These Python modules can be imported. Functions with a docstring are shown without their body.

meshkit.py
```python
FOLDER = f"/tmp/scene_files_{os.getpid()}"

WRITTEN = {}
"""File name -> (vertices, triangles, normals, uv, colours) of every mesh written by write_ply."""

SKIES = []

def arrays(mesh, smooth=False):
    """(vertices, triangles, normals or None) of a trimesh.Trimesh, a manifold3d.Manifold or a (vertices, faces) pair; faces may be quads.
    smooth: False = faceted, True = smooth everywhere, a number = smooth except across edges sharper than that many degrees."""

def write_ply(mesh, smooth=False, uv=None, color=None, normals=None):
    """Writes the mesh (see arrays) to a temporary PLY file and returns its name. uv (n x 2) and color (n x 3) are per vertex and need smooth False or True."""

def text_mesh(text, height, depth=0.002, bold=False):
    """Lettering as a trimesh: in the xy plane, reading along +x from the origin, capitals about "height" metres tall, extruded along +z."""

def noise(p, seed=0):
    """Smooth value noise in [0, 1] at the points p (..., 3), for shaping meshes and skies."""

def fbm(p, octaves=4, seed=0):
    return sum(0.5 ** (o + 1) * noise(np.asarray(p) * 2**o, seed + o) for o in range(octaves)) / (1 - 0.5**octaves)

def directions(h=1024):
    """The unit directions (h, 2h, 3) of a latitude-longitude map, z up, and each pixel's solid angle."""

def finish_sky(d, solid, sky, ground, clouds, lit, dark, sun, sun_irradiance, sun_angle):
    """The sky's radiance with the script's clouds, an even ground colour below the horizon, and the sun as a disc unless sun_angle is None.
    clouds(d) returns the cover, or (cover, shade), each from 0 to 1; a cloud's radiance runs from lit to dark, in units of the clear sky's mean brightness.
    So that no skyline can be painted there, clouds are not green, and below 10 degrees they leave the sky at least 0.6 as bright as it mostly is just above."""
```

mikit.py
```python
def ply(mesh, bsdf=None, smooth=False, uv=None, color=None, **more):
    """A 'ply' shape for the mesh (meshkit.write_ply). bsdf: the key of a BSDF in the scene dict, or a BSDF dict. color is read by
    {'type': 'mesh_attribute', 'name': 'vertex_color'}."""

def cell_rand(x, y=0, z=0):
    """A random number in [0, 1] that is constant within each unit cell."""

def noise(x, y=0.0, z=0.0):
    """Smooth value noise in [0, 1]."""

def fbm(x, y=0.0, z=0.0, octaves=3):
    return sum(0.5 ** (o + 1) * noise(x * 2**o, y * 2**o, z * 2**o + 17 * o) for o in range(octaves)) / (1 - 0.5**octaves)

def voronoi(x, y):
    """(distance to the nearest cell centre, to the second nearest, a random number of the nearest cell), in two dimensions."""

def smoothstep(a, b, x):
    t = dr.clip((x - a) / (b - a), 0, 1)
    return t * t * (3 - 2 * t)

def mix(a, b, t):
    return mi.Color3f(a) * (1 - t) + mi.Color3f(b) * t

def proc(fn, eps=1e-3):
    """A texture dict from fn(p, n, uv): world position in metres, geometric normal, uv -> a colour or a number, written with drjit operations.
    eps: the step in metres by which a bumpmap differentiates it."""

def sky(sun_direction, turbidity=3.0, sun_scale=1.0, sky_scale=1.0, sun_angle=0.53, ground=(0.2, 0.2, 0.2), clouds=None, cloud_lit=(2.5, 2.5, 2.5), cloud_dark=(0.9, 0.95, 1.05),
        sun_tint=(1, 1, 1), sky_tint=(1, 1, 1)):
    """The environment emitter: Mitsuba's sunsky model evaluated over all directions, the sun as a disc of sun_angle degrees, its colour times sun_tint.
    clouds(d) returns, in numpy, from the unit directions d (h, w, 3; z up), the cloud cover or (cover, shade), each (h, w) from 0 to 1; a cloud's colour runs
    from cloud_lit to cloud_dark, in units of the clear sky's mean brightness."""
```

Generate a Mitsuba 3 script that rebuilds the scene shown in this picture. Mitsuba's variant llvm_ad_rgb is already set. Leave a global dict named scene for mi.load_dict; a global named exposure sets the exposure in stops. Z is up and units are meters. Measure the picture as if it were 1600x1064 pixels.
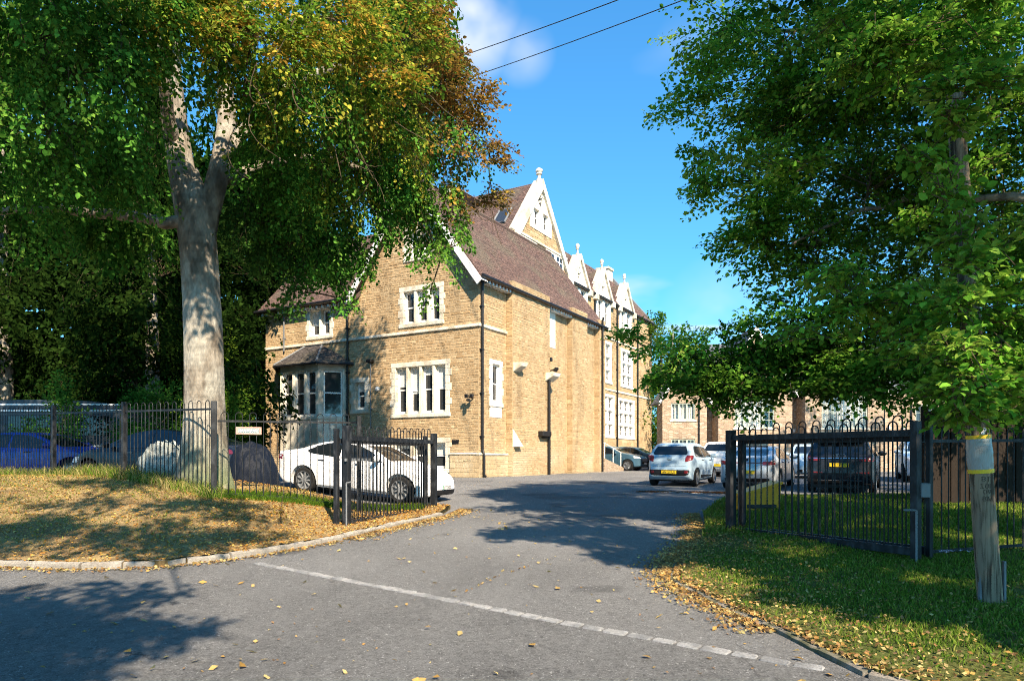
import math, random
import numpy as np
import trimesh
import manifold3d as m3
import drjit as dr
import mitsuba as mi
import mikit, meshkit
from mikit import noise, fbm, smoothstep, mix, proc, cell_rand
from shapely.geometry import Polygon, box as sbox, LineString, Point, MultiPolygon
from shapely import contains_xy
from scipy.interpolate import LinearNDInterpolator, NearestNDInterpolator, RBFInterpolator
from scipy.spatial import cKDTree

random.seed(7)
RS = np.random.RandomState(11)
T = mi.ScalarTransform4f
scene, labels = {}, {}

# ---------------------------------------------------------------- camera, sky, exposure
CAM_Z = 1.6
FOCAL, PX0, PY0 = 1066.0, 800.0, 715.0          # photograph pixels (1600 x 1064)
scene['camera'] = {'type': 'perspective', 'fov': 2 * math.degrees(math.atan(800 / FOCAL)), 'fov_axis': 'x', 'near_clip': 0.1, 'far_clip': 2000.0,
                   'principal_point_offset_x': 0.0, 'principal_point_offset_y': -(PY0 - 532) / 1064,
                   'to_world': T().look_at(origin=[0, 0, CAM_Z], target=[0, 1, CAM_Z], up=[0, 0, 1])}
exposure = 2.95
SUN = np.array([0.36, -0.93, 0.78])
SUN = SUN / np.linalg.norm(SUN)


def cloud_cover(d):
    z = np.maximum(d[..., 2], 0.02)
    q = np.stack([d[..., 0] / z * 1.1 + 5.3, d[..., 1] / z * 1.1 + 2.2, z * 0 + 3.1], -1)
    f = meshkit.fbm(q, 5, 3)
    g = meshkit.fbm(q * 4.5, 4, 8)
    cover = np.clip((f - 0.64) * 3.2, 0, 1) * np.clip(g * 1.9 - 0.35, 0, 1)
    for (px, py, r, k) in ((738, 45, 0.052, 0.85), (818, 84, 0.034, 0.35), (712, 100, 0.035, 0.35), (1140, 505, 0.08, 0.25)):   # the small white wisps over the roofs
        v = np.array([(px - PX0) / FOCAL, 1.0, (PY0 - py) / FOCAL]); v /= np.linalg.norm(v)
        ang = np.arccos(np.clip(d @ v, -1, 1))
        cover = np.maximum(cover, k * np.clip(1.25 - ang / r, 0, 1) * np.clip(meshkit.fbm(d * 16.0, 5, 5) * 2.6 - 0.62, 0, 1))
    return cover * np.clip(d[..., 2] * 9, 0, 1), 0.0


scene['sky'] = mikit.sky(SUN.tolist(), turbidity=2.6, sun_angle=0.53, clouds=cloud_cover, cloud_lit=(1.9, 1.95, 2.0), sky_tint=(0.48, 1.10, 1.36), sky_scale=0.86, sun_tint=(0.98, 1.0, 1.06), ground=(0.16, 0.15, 0.12))


# ---------------------------------------------------------------- helpers
def at(px, py, Y):
    """A point at distance Y in front of the photographer, from a place in the photograph (used once, to survey positions)."""
    return np.array([(px - PX0) / FOCAL * Y, Y, CAM_Z + (PY0 - py) / FOCAL * Y])


COUNT, TAKEN = {}, set()


def key_for(name):
    if name not in TAKEN:
        TAKEN.add(name)
        return name
    i = COUNT.get(name, 0) + 1
    while f'{name}_{i:03d}' in TAKEN:
        i += 1
    COUNT[name] = i
    k = f'{name}_{i:03d}'
    TAKEN.add(k)
    return k


def thing(name, label, cat, group=None, kind=None):
    k = key_for(name)
    labels[k] = {'label': label}
    if cat: labels[k]['category'] = cat
    if group: labels[k]['group'] = group
    if kind: labels[k]['kind'] = kind
    return k


def put(k, mesh, mat, smooth=False, **more):
    if isinstance(mesh, MB): mesh = mesh.mesh()
    scene[k] = mikit.ply(mesh, mat, smooth=smooth, **more)
    return k


def part(parent, name, mesh, mat, smooth=False, label=None, kind=None, **more):
    k = key_for(f'{parent}__{name}')
    if label or kind:
        labels[k] = {}
        if label: labels[k]['label'] = label
        if kind: labels[k]['kind'] = kind
    return put(k, mesh, mat, smooth, **more)


def one(name, mesh, mat, label, cat, smooth=False, group=None, kind=None, **more):
    return put(thing(name, label, cat, group, kind), mesh, mat, smooth, **more)


class MB:
    """Collects pieces of one mesh."""
    def __init__(self): self.v, self.f, self.n = [], [], 0
    def add(self, v, f):
        v = np.asarray(v, float); f = np.asarray(f, int)
        if f.shape[1] == 4: f = np.vstack([f[:, [0, 1, 2]], f[:, [0, 2, 3]]])
        self.v.append(v); self.f.append(f + self.n); self.n += len(v); return self
    def tm(self, m): return self.add(m.vertices, m.faces)
    def mesh(self): return np.vstack(self.v), np.vstack(self.f)
    def map(self, fn):
        self.v = [fn(v) for v in self.v]; return self


BOXF = np.array([[0, 1, 3, 2], [4, 6, 7, 5], [0, 4, 5, 1], [2, 3, 7, 6], [0, 2, 6, 4], [1, 5, 7, 3]])


def box(x0, x1, y0, y1, z0, z1):
    return np.array([[x, y, z] for x in (x0, x1) for y in (y0, y1) for z in (z0, z1)], float), BOXF


def cbox(x0, x1, y0, y1, z0, z1, c=0.01):
    """A box with chamfered edges."""
    P = np.array([[x, y, z] for x in (x0, x1) for y in (y0, y1) for z in (z0, z1)], float)
    ctr = P.mean(0); pts = []
    for p in P:
        s = np.sign(ctr - p)
        for k in range(3):
            q = p + s * c; q[k] = p[k]; pts.append(q)
    h = trimesh.convex.convex_hull(np.array(pts))
    return np.array(h.vertices), np.array(h.faces)


def tube(pts, rad, sides=6, caps=True):
    p = np.asarray(pts, float); n = len(p)
    r = np.broadcast_to(rad, (n,))
    t = np.gradient(p, axis=0) if n > 2 else np.array([p[1] - p[0]] * 2)
    t = t / (np.linalg.norm(t, axis=1, keepdims=True) + 1e-12)
    ref = np.array([0, 0, 1.0]) if abs(t[0, 2]) < 0.9 else np.array([1.0, 0, 0])
    a = np.cross(t[0], ref); a /= np.linalg.norm(a)
    A = []
    for i in range(n):
        a = a - t[i] * (a @ t[i]); a /= np.linalg.norm(a) + 1e-12
        A.append(a)
    A = np.array(A); B = np.cross(t, A)
    ang = np.arange(sides) * 2 * np.pi / sides
    v = p[:, None] + r[:, None, None] * (np.cos(ang)[None, :, None] * A[:, None] + np.sin(ang)[None, :, None] * B[:, None])
    i, j = np.meshgrid(np.arange(n - 1), np.arange(sides), indexing='ij')
    q = np.stack([i * sides + j, i * sides + (j + 1) % sides, (i + 1) * sides + (j + 1) % sides, (i + 1) * sides + j], -1).reshape(-1, 4)
    v = v.reshape(-1, 3)
    f = np.vstack([q[:, [0, 1, 2]], q[:, [0, 2, 3]]])
    if caps:
        v = np.vstack([v, p[:1], p[-1:]])
        k = np.arange(sides)
        f = np.vstack([f, np.stack([(k + 1) % sides, k, k * 0 + n * sides], 1), np.stack([(n - 1) * sides + k, (n - 1) * sides + (k + 1) % sides, k * 0 + n * sides + 1], 1)])
    return v, f


def smooth_path(pts, n=16):
    from scipy.interpolate import CubicSpline
    p = np.asarray(pts, float)
    d = np.r_[0, np.cumsum(np.linalg.norm(np.diff(p[:, :3], axis=0), axis=1))]
    return CubicSpline(d, p)(np.linspace(0, d[-1], n))


def revolve(profile, sides=24):
    """profile: (r, z) pairs, round z."""
    pr = np.asarray(profile, float); n = len(pr)
    ang = np.arange(sides) * 2 * np.pi / sides
    v = np.stack([pr[:, None, 0] * np.cos(ang), pr[:, None, 0] * np.sin(ang), np.broadcast_to(pr[:, None, 1], (n, sides))], -1).reshape(-1, 3)
    i, j = np.meshgrid(np.arange(n - 1), np.arange(sides), indexing='ij')
    q = np.stack([i * sides + j, i * sides + (j + 1) % sides, (i + 1) * sides + (j + 1) % sides, (i + 1) * sides + j], -1).reshape(-1, 4)
    return v, np.vstack([q[:, [0, 1, 2]], q[:, [0, 2, 3]]])


def flat_poly(poly):
    """A shapely polygon as (2-D vertices, triangles)."""
    v, f = trimesh.creation.triangulate_polygon(poly, engine='earcut')
    return np.asarray(v), np.asarray(f)


def extrude(poly, d0, d1):
    """Shapely polygon(s) in the (u, z) plane, thickness from d0 to d1; returned in (u, z, d) coordinates."""
    out = MB()
    for g in getattr(poly, 'geoms', [poly]):
        m = trimesh.creation.extrude_polygon(g, d1 - d0, engine='earcut')
        v = np.array(m.vertices); v[:, 2] += d0
        out.add(v, m.faces)
    return out


# ---------------------------------------------------------------- materials
def principled(color, rough=0.6, spec=0.4, **kw):
    c = {'type': 'rgb', 'value': list(color)} if not isinstance(color, dict) else color
    return {'type': 'twosided', 'bsdf': {'type': 'principled', 'base_color': c, 'roughness': rough, 'specular': spec, **kw}}


def mat(name, *a, **k): scene[name] = principled(*a, **k); return name


def bumped(name, color, rough, fn, scale, eps=0.004, spec=0.3):
    scene[name] = {'type': 'twosided', 'bsdf': {'type': 'bumpmap', 'scale': scale, 'tex': proc(fn, eps), 'nested': {'type': 'principled', 'base_color': color, 'roughness': rough, 'specular': spec}}}
    return name


VC = {'type': 'mesh_attribute', 'name': 'vertex_color'}


def c_asphalt(p, n, uv):
    big = fbm(p.x * 0.35, p.y * 0.35, 1.0, 3)
    fine = noise(p.x * 95, p.y * 95, 2.0)
    mid = noise(p.x * 24, p.y * 24, 5.0)
    tyre = fbm(p.x * 1.6 - p.y * 0.5, p.y * 0.25, 9.0, 3)
    v = 0.108 + 0.055 * (big - 0.5) + 0.075 * (fine - 0.5) + 0.035 * (mid - 0.5) + 0.03 * (tyre - 0.5)
    lx = (p.y - 9.18 + (p.x + 3.45) * 0.7155)
    v = v + 0.016 * smoothstep(-0.05, 0.05, lx) - 0.008
    ck = dr.abs(fbm(p.x * 0.55 + 0.6 * noise(p.x * 3, p.y * 3, 1.0), p.y * 0.55 + 0.6 * noise(p.x * 3 + 9, p.y * 3, 1.0), 4.0, 3) - 0.5)
    v = v * (1.0 - 0.45 * smoothstep(0.0035, 0.0, ck) * smoothstep(0.45, 0.6, fbm(p.x * 0.3 + 7, p.y * 0.3, 2.0, 2)))
    oil = smoothstep(0.70, 0.80, fbm(p.x * 0.9 + 3, p.y * 0.9, 6.0, 3))
    v = v * (1.0 - 0.35 * oil)
    stone = smoothstep(0.86, 0.95, noise(p.x * 70 + 31, p.y * 70, 7.0))
    v = v + 0.13 * stone
    return mi.Color3f(v * 0.985, v * 0.99, v * 0.99)


def h_asphalt(p, n, uv): return noise(p.x * 110, p.y * 110, 2.0) + 0.6 * noise(p.x * 45, p.y * 45, 4.0)


def c_stone(p, n, uv):
    """Ham stone; uv.x = tone of the block, uv.y = paleness."""
    t = uv.x
    c = mix((0.385, 0.26, 0.138), (0.485, 0.35, 0.20), smoothstep(0.05, 0.65, t))
    c = mix(c, (0.58, 0.44, 0.27), smoothstep(0.75, 1.0, t))
    g = fbm(p.x * 9 + p.y * 4, p.y * 9, p.z * 9, 3)
    s = fbm(p.x * 0.5, p.y * 0.5, p.z * 0.4, 3)
    st = fbm(p.x * 1.6 + p.y * 1.1, p.x * 0.9 - p.y * 1.3, p.z * 0.22, 3)
    c = c * (0.60 + 0.40 * g + 0.30 * s) * (1.0 - 0.32 * smoothstep(0.52, 0.78, st))
    low = smoothstep(2.4, 1.2, p.z) * smoothstep(0.42, 0.6, s)
    c = mix(c, (0.52, 0.47, 0.36), 0.55 * low)
    return mix(c, (0.50, 0.42, 0.27), uv.y)


def c_mortar(p, n, uv):
    g = fbm(p.x * 7, p.y * 7, p.z * 7, 3)
    return mix((0.31, 0.235, 0.14), (0.46, 0.365, 0.235), g)


def c_dress(p, n, uv):
    """Pale dressed limestone with weather stains."""
    g = fbm(p.x * 2.2, p.y * 2.2, p.z * 1.1, 4)
    f = noise(p.x * 30, p.y * 30, p.z * 30)
    return mix((0.45, 0.40, 0.31), (0.70, 0.655, 0.55), smoothstep(0.25, 0.62, g)) * (0.88 + 0.22 * f)


def tile_colour(lo, hi, moss):
    def fn(p, n, uv):
        c = mix(lo, hi, uv.x)
        s = fbm(p.x * 0.8, p.y * 0.8, p.z * 0.8, 4)
        c = mix(c, moss, smoothstep(0.45, 0.72, s) * 0.75)
        return c * (0.7 + 0.6 * noise(p.x * 40, p.y * 40, p.z * 40))
    return fn


c_tile = tile_colour((0.078, 0.052, 0.046), (0.158, 0.102, 0.086), (0.125, 0.105, 0.08))
c_tile_dark = tile_colour((0.045, 0.042, 0.042), (0.10, 0.088, 0.082), (0.13, 0.115, 0.08))


def c_brick(p, n, uv):
    u = dr.select(dr.abs(n.x) > 0.7, p.y, p.x)
    row = dr.floor(p.z / 0.075)
    x = u / 0.225 + 0.5 * (row - 2 * dr.floor(row / 2))
    r = cell_rand(dr.floor(x), row, 3)
    fx, fz = x - dr.floor(x), p.z / 0.075 - row
    c = mix((0.25, 0.172, 0.115), (0.40, 0.30, 0.205), r)
    c = mix(c, (0.52, 0.43, 0.33), smoothstep(0.8, 1.0, cell_rand(dr.floor(x), row, 8)))
    m = dr.maximum(smoothstep(0.45, 0.49, dr.abs(fx - 0.5)), smoothstep(0.38, 0.46, dr.abs(fz - 0.5)))
    return mix(c, (0.40, 0.35, 0.28), m) * (0.85 + 0.3 * fbm(p.x * 0.7, p.y, p.z * 0.7, 3))


def c_bark(p, n, uv):
    a = fbm(p.x * 7, p.y * 7, p.z * 2.2, 4)
    b = fbm(p.x * 2.3, p.y * 2.3, p.z * 1.3, 4)
    f = fbm(p.x * 30, p.y * 30, p.z * 12, 3)
    c = mix((0.12, 0.10, 0.078), (0.30, 0.265, 0.215), smoothstep(0.25, 0.7, a))
    c = mix(c, (0.37, 0.355, 0.305), smoothstep(0.50, 0.66, b) * 0.65)
    ring = smoothstep(0.62, 0.74, noise(p.x * 2.2, p.y * 2.2, p.z * 9.0))
    c = c * (0.62 + 0.75 * f) * (1.0 - 0.14 * ring)
    return mix(c, (0.10, 0.14, 0.045), smoothstep(2.4, 0.7, p.z) * smoothstep(0.35, 0.6, b) * 0.85)


def h_bark(p, n, uv): return fbm(p.x * 14, p.y * 14, p.z * 3.2, 4) + 0.10 * noise(p.x * 3, p.y * 3, p.z * 24)


def c_pole(p, n, uv):
    a = fbm(p.x * 55, p.y * 55, p.z * 2.2, 4)
    b = fbm(p.x * 9, p.y * 9, p.z * 1.1, 3)
    c = mix((0.062, 0.042, 0.028), (0.265, 0.195, 0.13), smoothstep(0.28, 0.62, a))
    return c * (0.7 + 0.6 * b)


def h_pole(p, n, uv): return fbm(p.x * 60, p.y * 60, p.z * 2.2, 3)


def c_soil(p, n, uv):
    a = fbm(p.x * 2.0, p.y * 2.0, 3.0, 4)
    f = noise(p.x * 45, p.y * 45, 1.0)
    c = mix((0.13, 0.085, 0.045), (0.27, 0.20, 0.095), a)
    return c * (0.55 + 0.8 * f)


def c_turf(p, n, uv):
    a = fbm(p.x * 1.3, p.y * 1.3, 3.0, 4)
    f = noise(p.x * 50, p.y * 50, 1.0)
    c = mix((0.055, 0.075, 0.02), (0.10, 0.10, 0.035), a)
    return c * (0.5 + 0.9 * f)


def c_kerb(p, n, uv):
    a = fbm(p.x * 6, p.y * 6, p.z * 6, 3)
    f = noise(p.x * 80, p.y * 80, p.z * 80)
    return mix((0.17, 0.15, 0.125), (0.40, 0.37, 0.32), a) * (0.65 + 0.6 * f)


def c_kerb_mossy(p, n, uv):
    a = fbm(p.x * 5, p.y * 5, p.z * 5, 3)
    return mix(c_kerb(p, n, uv) * 0.75, (0.07, 0.075, 0.035), smoothstep(0.42, 0.62, a) * 0.8)


def c_sett(p, n, uv):
    a = fbm(p.x * 7, p.y * 7, 3.0, 3)
    f = noise(p.x * 90, p.y * 90, p.z * 90)
    return mix((0.16, 0.162, 0.165), (0.25, 0.25, 0.25), smoothstep(0.25, 0.7, a)) * (0.7 + 0.6 * f)


def c_rail(p, n, uv):
    a = fbm(p.x * 14, p.y * 14, p.z * 5, 3)
    return mix((0.012, 0.013, 0.015), (0.045, 0.048, 0.052), smoothstep(0.45, 0.85, a))


bumped('m_asphalt', proc(c_asphalt), 0.85, h_asphalt, 0.004)
mat('m_stone', proc(c_stone), 0.9, 0.2)
mat('m_mortar', proc(c_mortar), 0.95, 0.1)
mat('m_dress', proc(c_dress), 0.85, 0.2)
mat('m_tile', proc(c_tile), 0.85, 0.25)
mat('m_tile_dark', proc(c_tile_dark), 0.8, 0.25)
mat('m_brick', proc(c_brick), 0.9, 0.2)
bumped('m_bark', proc(c_bark), 0.9, h_bark, 0.045)
bumped('m_pole', proc(c_pole), 0.9, h_pole, 0.006)
mat('m_soil', proc(c_soil), 1.0, 0.05)
mat('m_turf', proc(c_turf), 1.0, 0.05)
mat('m_kerb', proc(c_kerb), 0.9, 0.2)
mat('m_sett', proc(c_sett), 0.8, 0.25)
mat('m_kerb_mossy', proc(c_kerb_mossy), 0.9, 0.15)
mat('m_rail', proc(c_rail), 0.5, 0.3)
mat('m_limewash', (0.76, 0.72, 0.63), 0.8, 0.2)
mat('m_white', (0.78, 0.78, 0.76), 0.4, 0.4)
mat('m_black', (0.012, 0.012, 0.013), 0.45, 0.4)
mat('m_rubber', (0.018, 0.018, 0.018), 0.85, 0.2)
mat('m_slate', (0.10, 0.115, 0.135), 0.6, 0.4)
mat('m_sage', (0.36, 0.42, 0.36), 0.5, 0.4)
mat('m_lead', (0.17, 0.18, 0.19), 0.5, 0.4)
mat('m_pane', (0.03, 0.034, 0.038), 0.03, 0.75)
mat('m_curtain', (0.60, 0.60, 0.57), 0.9, 0.1)
mat('m_glass', (0.008, 0.011, 0.014), 0.03, 0.75)
mat('m_red', (0.16, 0.006, 0.008), 0.15, 0.6, clearcoat=1.0)
mat('m_lens', (0.62, 0.64, 0.66), 0.12, 0.6, clearcoat=1.0)
mat('m_alloy', (0.42, 0.43, 0.44), 0.3, 0.5, metallic=0.8)
mat('m_chrome', (0.75, 0.76, 0.77), 0.15, 0.5, metallic=1.0)
mat('m_plate_y', (0.75, 0.52, 0.02), 0.4, 0.4)
mat('m_plate_w', (0.78, 0.78, 0.76), 0.4, 0.4)
mat('m_green', (0.02, 0.28, 0.10), 0.4, 0.4)
mat('m_yellow', (0.80, 0.35, 0.01), 0.5, 0.4)
mat('m_band', (0.72, 0.47, 0.015), 0.45, 0.4)
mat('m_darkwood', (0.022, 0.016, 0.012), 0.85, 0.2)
mat('m_wire', (0.03, 0.03, 0.03), 0.6, 0.3)
mat('m_paint_line', (0.55, 0.55, 0.52), 0.8, 0.2)
mat('m_vcol', VC, 0.85, 0.15)
mat('m_twig', (0.10, 0.075, 0.05), 0.9, 0.1)
scene['m_leaf'] = {'type': 'principledthin', 'base_color': VC, 'roughness': 0.55, 'diff_trans': 0.8, 'eta': 1.33, 'spec_trans': 0.0}
scene['m_dryleaf'] = {'type': 'principledthin', 'base_color': VC, 'roughness': 0.7, 'diff_trans': 0.5, 'eta': 1.4, 'spec_trans': 0.0}
scene['m_bag'] = principled((0.29, 0.30, 0.28), 0.3, 0.5)


def paint(name, col, metallic=0.0, rough=0.28): return mat(name, col, rough, 0.5, clearcoat=0.9, clearcoat_gloss=0.95, metallic=metallic)


paint('m_car_white', (0.74, 0.75, 0.76))
paint('m_car_pale', (0.36, 0.48, 0.57), 0.15)
paint('m_car_silver', (0.46, 0.51, 0.55), 0.3)
paint('m_car_black', (0.010, 0.012, 0.016))
paint('m_car_navy', (0.010, 0.016, 0.030))
paint('m_car_teal', (0.055, 0.125, 0.18), 0.3)
paint('m_car_blue', (0.008, 0.035, 0.30))
# ---------------------------------------------------------------- the ground
def sstep(a, b, x):
    t = np.clip((np.asarray(x, float) - a) / (b - a), 0, 1)
    return t * t * (3 - 2 * t)


def road_z(x, y):
    """Height of the tarmac: it climbs gently from the street to the house, and more to the left car park."""
    x, y = np.asarray(x, float), np.asarray(y, float)
    base = np.interp(y, [-60, 4, 8, 12, 17, 23, 30, 80], [-0.15, 0.0, 0.12, 0.32, 0.44, 0.60, 0.72, 0.78])
    return base + 0.42 * sstep(3.2, 7.5, -x) * sstep(11.5, 15.5, y) * (1 - 0.75 * sstep(24, 30, y))


LEFT_KERB = [(-30, 9.4), (-16, 9.3), (-9.5, 9.1), (-6.8, 8.98), (-5.6, 8.82), (-4.6, 9.0), (-3.73, 9.68), (-2.85, 10.9), (-2.3, 12.1), (-1.5, 14.3)]
LEFT_VERGE = Polygon(LEFT_KERB + [(-1.42, 15.75), (-2.2, 15.9), (-4.2, 15.0), (-7.2, 15.0), (-10.8, 16.9), (-16, 19.3), (-30, 22.5)])
RIGHT_KERB = [(9.0, 1.6), (5.2, 3.0), (3.35, 4.1), (2.62, 4.9), (2.45, 5.8), (2.2, 6.75), (1.96, 8.1), (2.28, 9.2), (2.8, 10.3), (3.4, 12.0), (4.1, 14.6)]
RIGHT_VERGE = Polygon(RIGHT_KERB + [(5.4, 17.2), (9.5, 17.9), (30, 18.2), (30, 1.6)])
LK, RK = LineString(LEFT_KERB), LineString(RIGHT_KERB)


def dist_line(line, x, y):
    p = np.asarray(line.coords); q = np.stack([np.asarray(x, float).ravel(), np.asarray(y, float).ravel()], 1)
    best = np.full(len(q), 1e9)
    for a, b in zip(p[:-1], p[1:]):
        d = b - a; t = np.clip(((q - a) @ d) / (d @ d), 0, 1)
        best = np.minimum(best, np.linalg.norm(q - a - t[:, None] * d, axis=1))
    return best.reshape(np.shape(x))


def left_z(x, y):
    d = dist_line(LK, x, y)
    n = meshkit.fbm(np.stack([np.asarray(x) * 0.9, np.asarray(y) * 0.9, np.zeros_like(np.asarray(x, float))], -1), 3, 4) - 0.5
    return road_z(x, y) + 0.07 + 0.36 * sstep(0.0, 3.8, d) * (0.35 + 0.65 * sstep(-2.4, -4.5, x)) * (1 - 0.55 * sstep(14.6, 16.5, y)) + 0.06 * n * sstep(0, 0.8, d)


def right_z(x, y):
    d = dist_line(RK, x, y)
    n = meshkit.fbm(np.stack([np.asarray(x) * 0.9, np.asarray(y) * 0.9, np.zeros_like(np.asarray(x, float))], -1), 3, 9) - 0.5
    return road_z(x, y) + 0.05 + 0.10 * sstep(0, 1.6, d) + 0.07 * n * sstep(0, 0.8, d)


def ground_z(x, y):
    """What one stands on at (x, y)."""
    x, y = np.atleast_1d(np.asarray(x, float)), np.atleast_1d(np.asarray(y, float))
    z = road_z(x, y)
    l, r = contains_xy(LEFT_VERGE, x, y), contains_xy(RIGHT_VERGE, x, y)
    z = np.where(l, left_z(x, y), z)
    return np.where(r, right_z(x, y), z)


def gz(x, y): return float(ground_z(x, y)[0])


def sheet(xs, ys, zf, mask=None):
    X, Y = np.meshgrid(xs, ys)
    v = np.stack([X, Y, zf(X, Y)], -1).reshape(-1, 3)
    n, m = len(xs), len(ys)
    i, j = np.meshgrid(np.arange(n - 1), np.arange(m - 1))
    q = np.stack([j * n + i, j * n + i + 1, (j + 1) * n + i + 1, (j + 1) * n + i], -1).reshape(-1, 4)
    return v, np.vstack([q[:, [0, 1, 2]], q[:, [0, 2, 3]]])


def struct(name, mesh, matname, smooth=False, label=None):
    k = thing(name, label or name.replace('_', ' '), None, kind='structure')
    return put(k, mesh, matname, smooth)


ax = np.r_[np.linspace(-400, -45, 8), np.linspace(-40, 40, 41), np.linspace(45, 400, 8)]
struct('ground', sheet(ax, ax, lambda X, Y: -0.5 - 0.0 * X), 'm_turf', label='open ground reaching to the horizon')
struct('driveway', sheet(np.linspace(-42, 46, 177), np.r_[np.linspace(-30, 4, 35), np.linspace(4.25, 20, 64), np.linspace(20.5, 74, 80)], road_z), 'm_asphalt', True, 'grey tarmac driveway and car park sprinkled with fallen leaves')


def verge(name, poly, zf, matname, label, step=0.16):
    x0, y0, x1, y1 = poly.bounds
    inner = poly.buffer(-0.05)
    ring = poly.exterior.segmentize(0.2)
    P = np.array(ring.coords)[:-1]
    gx, gy = np.meshgrid(np.arange(max(x0, -20), min(x1, 14), step), np.arange(y0, y1, step))
    gx, gy = gx.ravel() + RS.uniform(-.04, .04, gx.size), gy.ravel() + RS.uniform(-.04, .04, gy.size)
    ok = contains_xy(inner, gx, gy)
    Q = np.vstack([P, np.stack([gx[ok], gy[ok]], 1)])
    from scipy.spatial import Delaunay
    tri = Delaunay(Q).simplices
    c = Q[tri].mean(1)
    tri = tri[contains_xy(poly, c[:, 0], c[:, 1])]
    z = zf(Q[:, 0], Q[:, 1])
    z[:len(P)] -= 0.0
    v = np.column_stack([Q, z])
    nb = len(P); low = np.column_stack([P, road_z(P[:, 0], P[:, 1]) - 0.1])
    i = np.arange(nb)
    skirt = np.vstack([np.stack([i, (i + 1) % nb, len(v) + (i + 1) % nb], 1), np.stack([i, len(v) + (i + 1) % nb, len(v) + i], 1)])
    return struct(name, (np.vstack([v, low]), np.vstack([tri, skirt])), matname, True, label)


verge('left_verge', LEFT_VERGE, left_z, 'm_soil', 'dry grass bank below the left railings, covered in fallen leaves')
verge('right_verge', RIGHT_VERGE, right_z, 'm_turf', 'shaded green grass verge round the right gate and the wooden pole')


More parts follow.
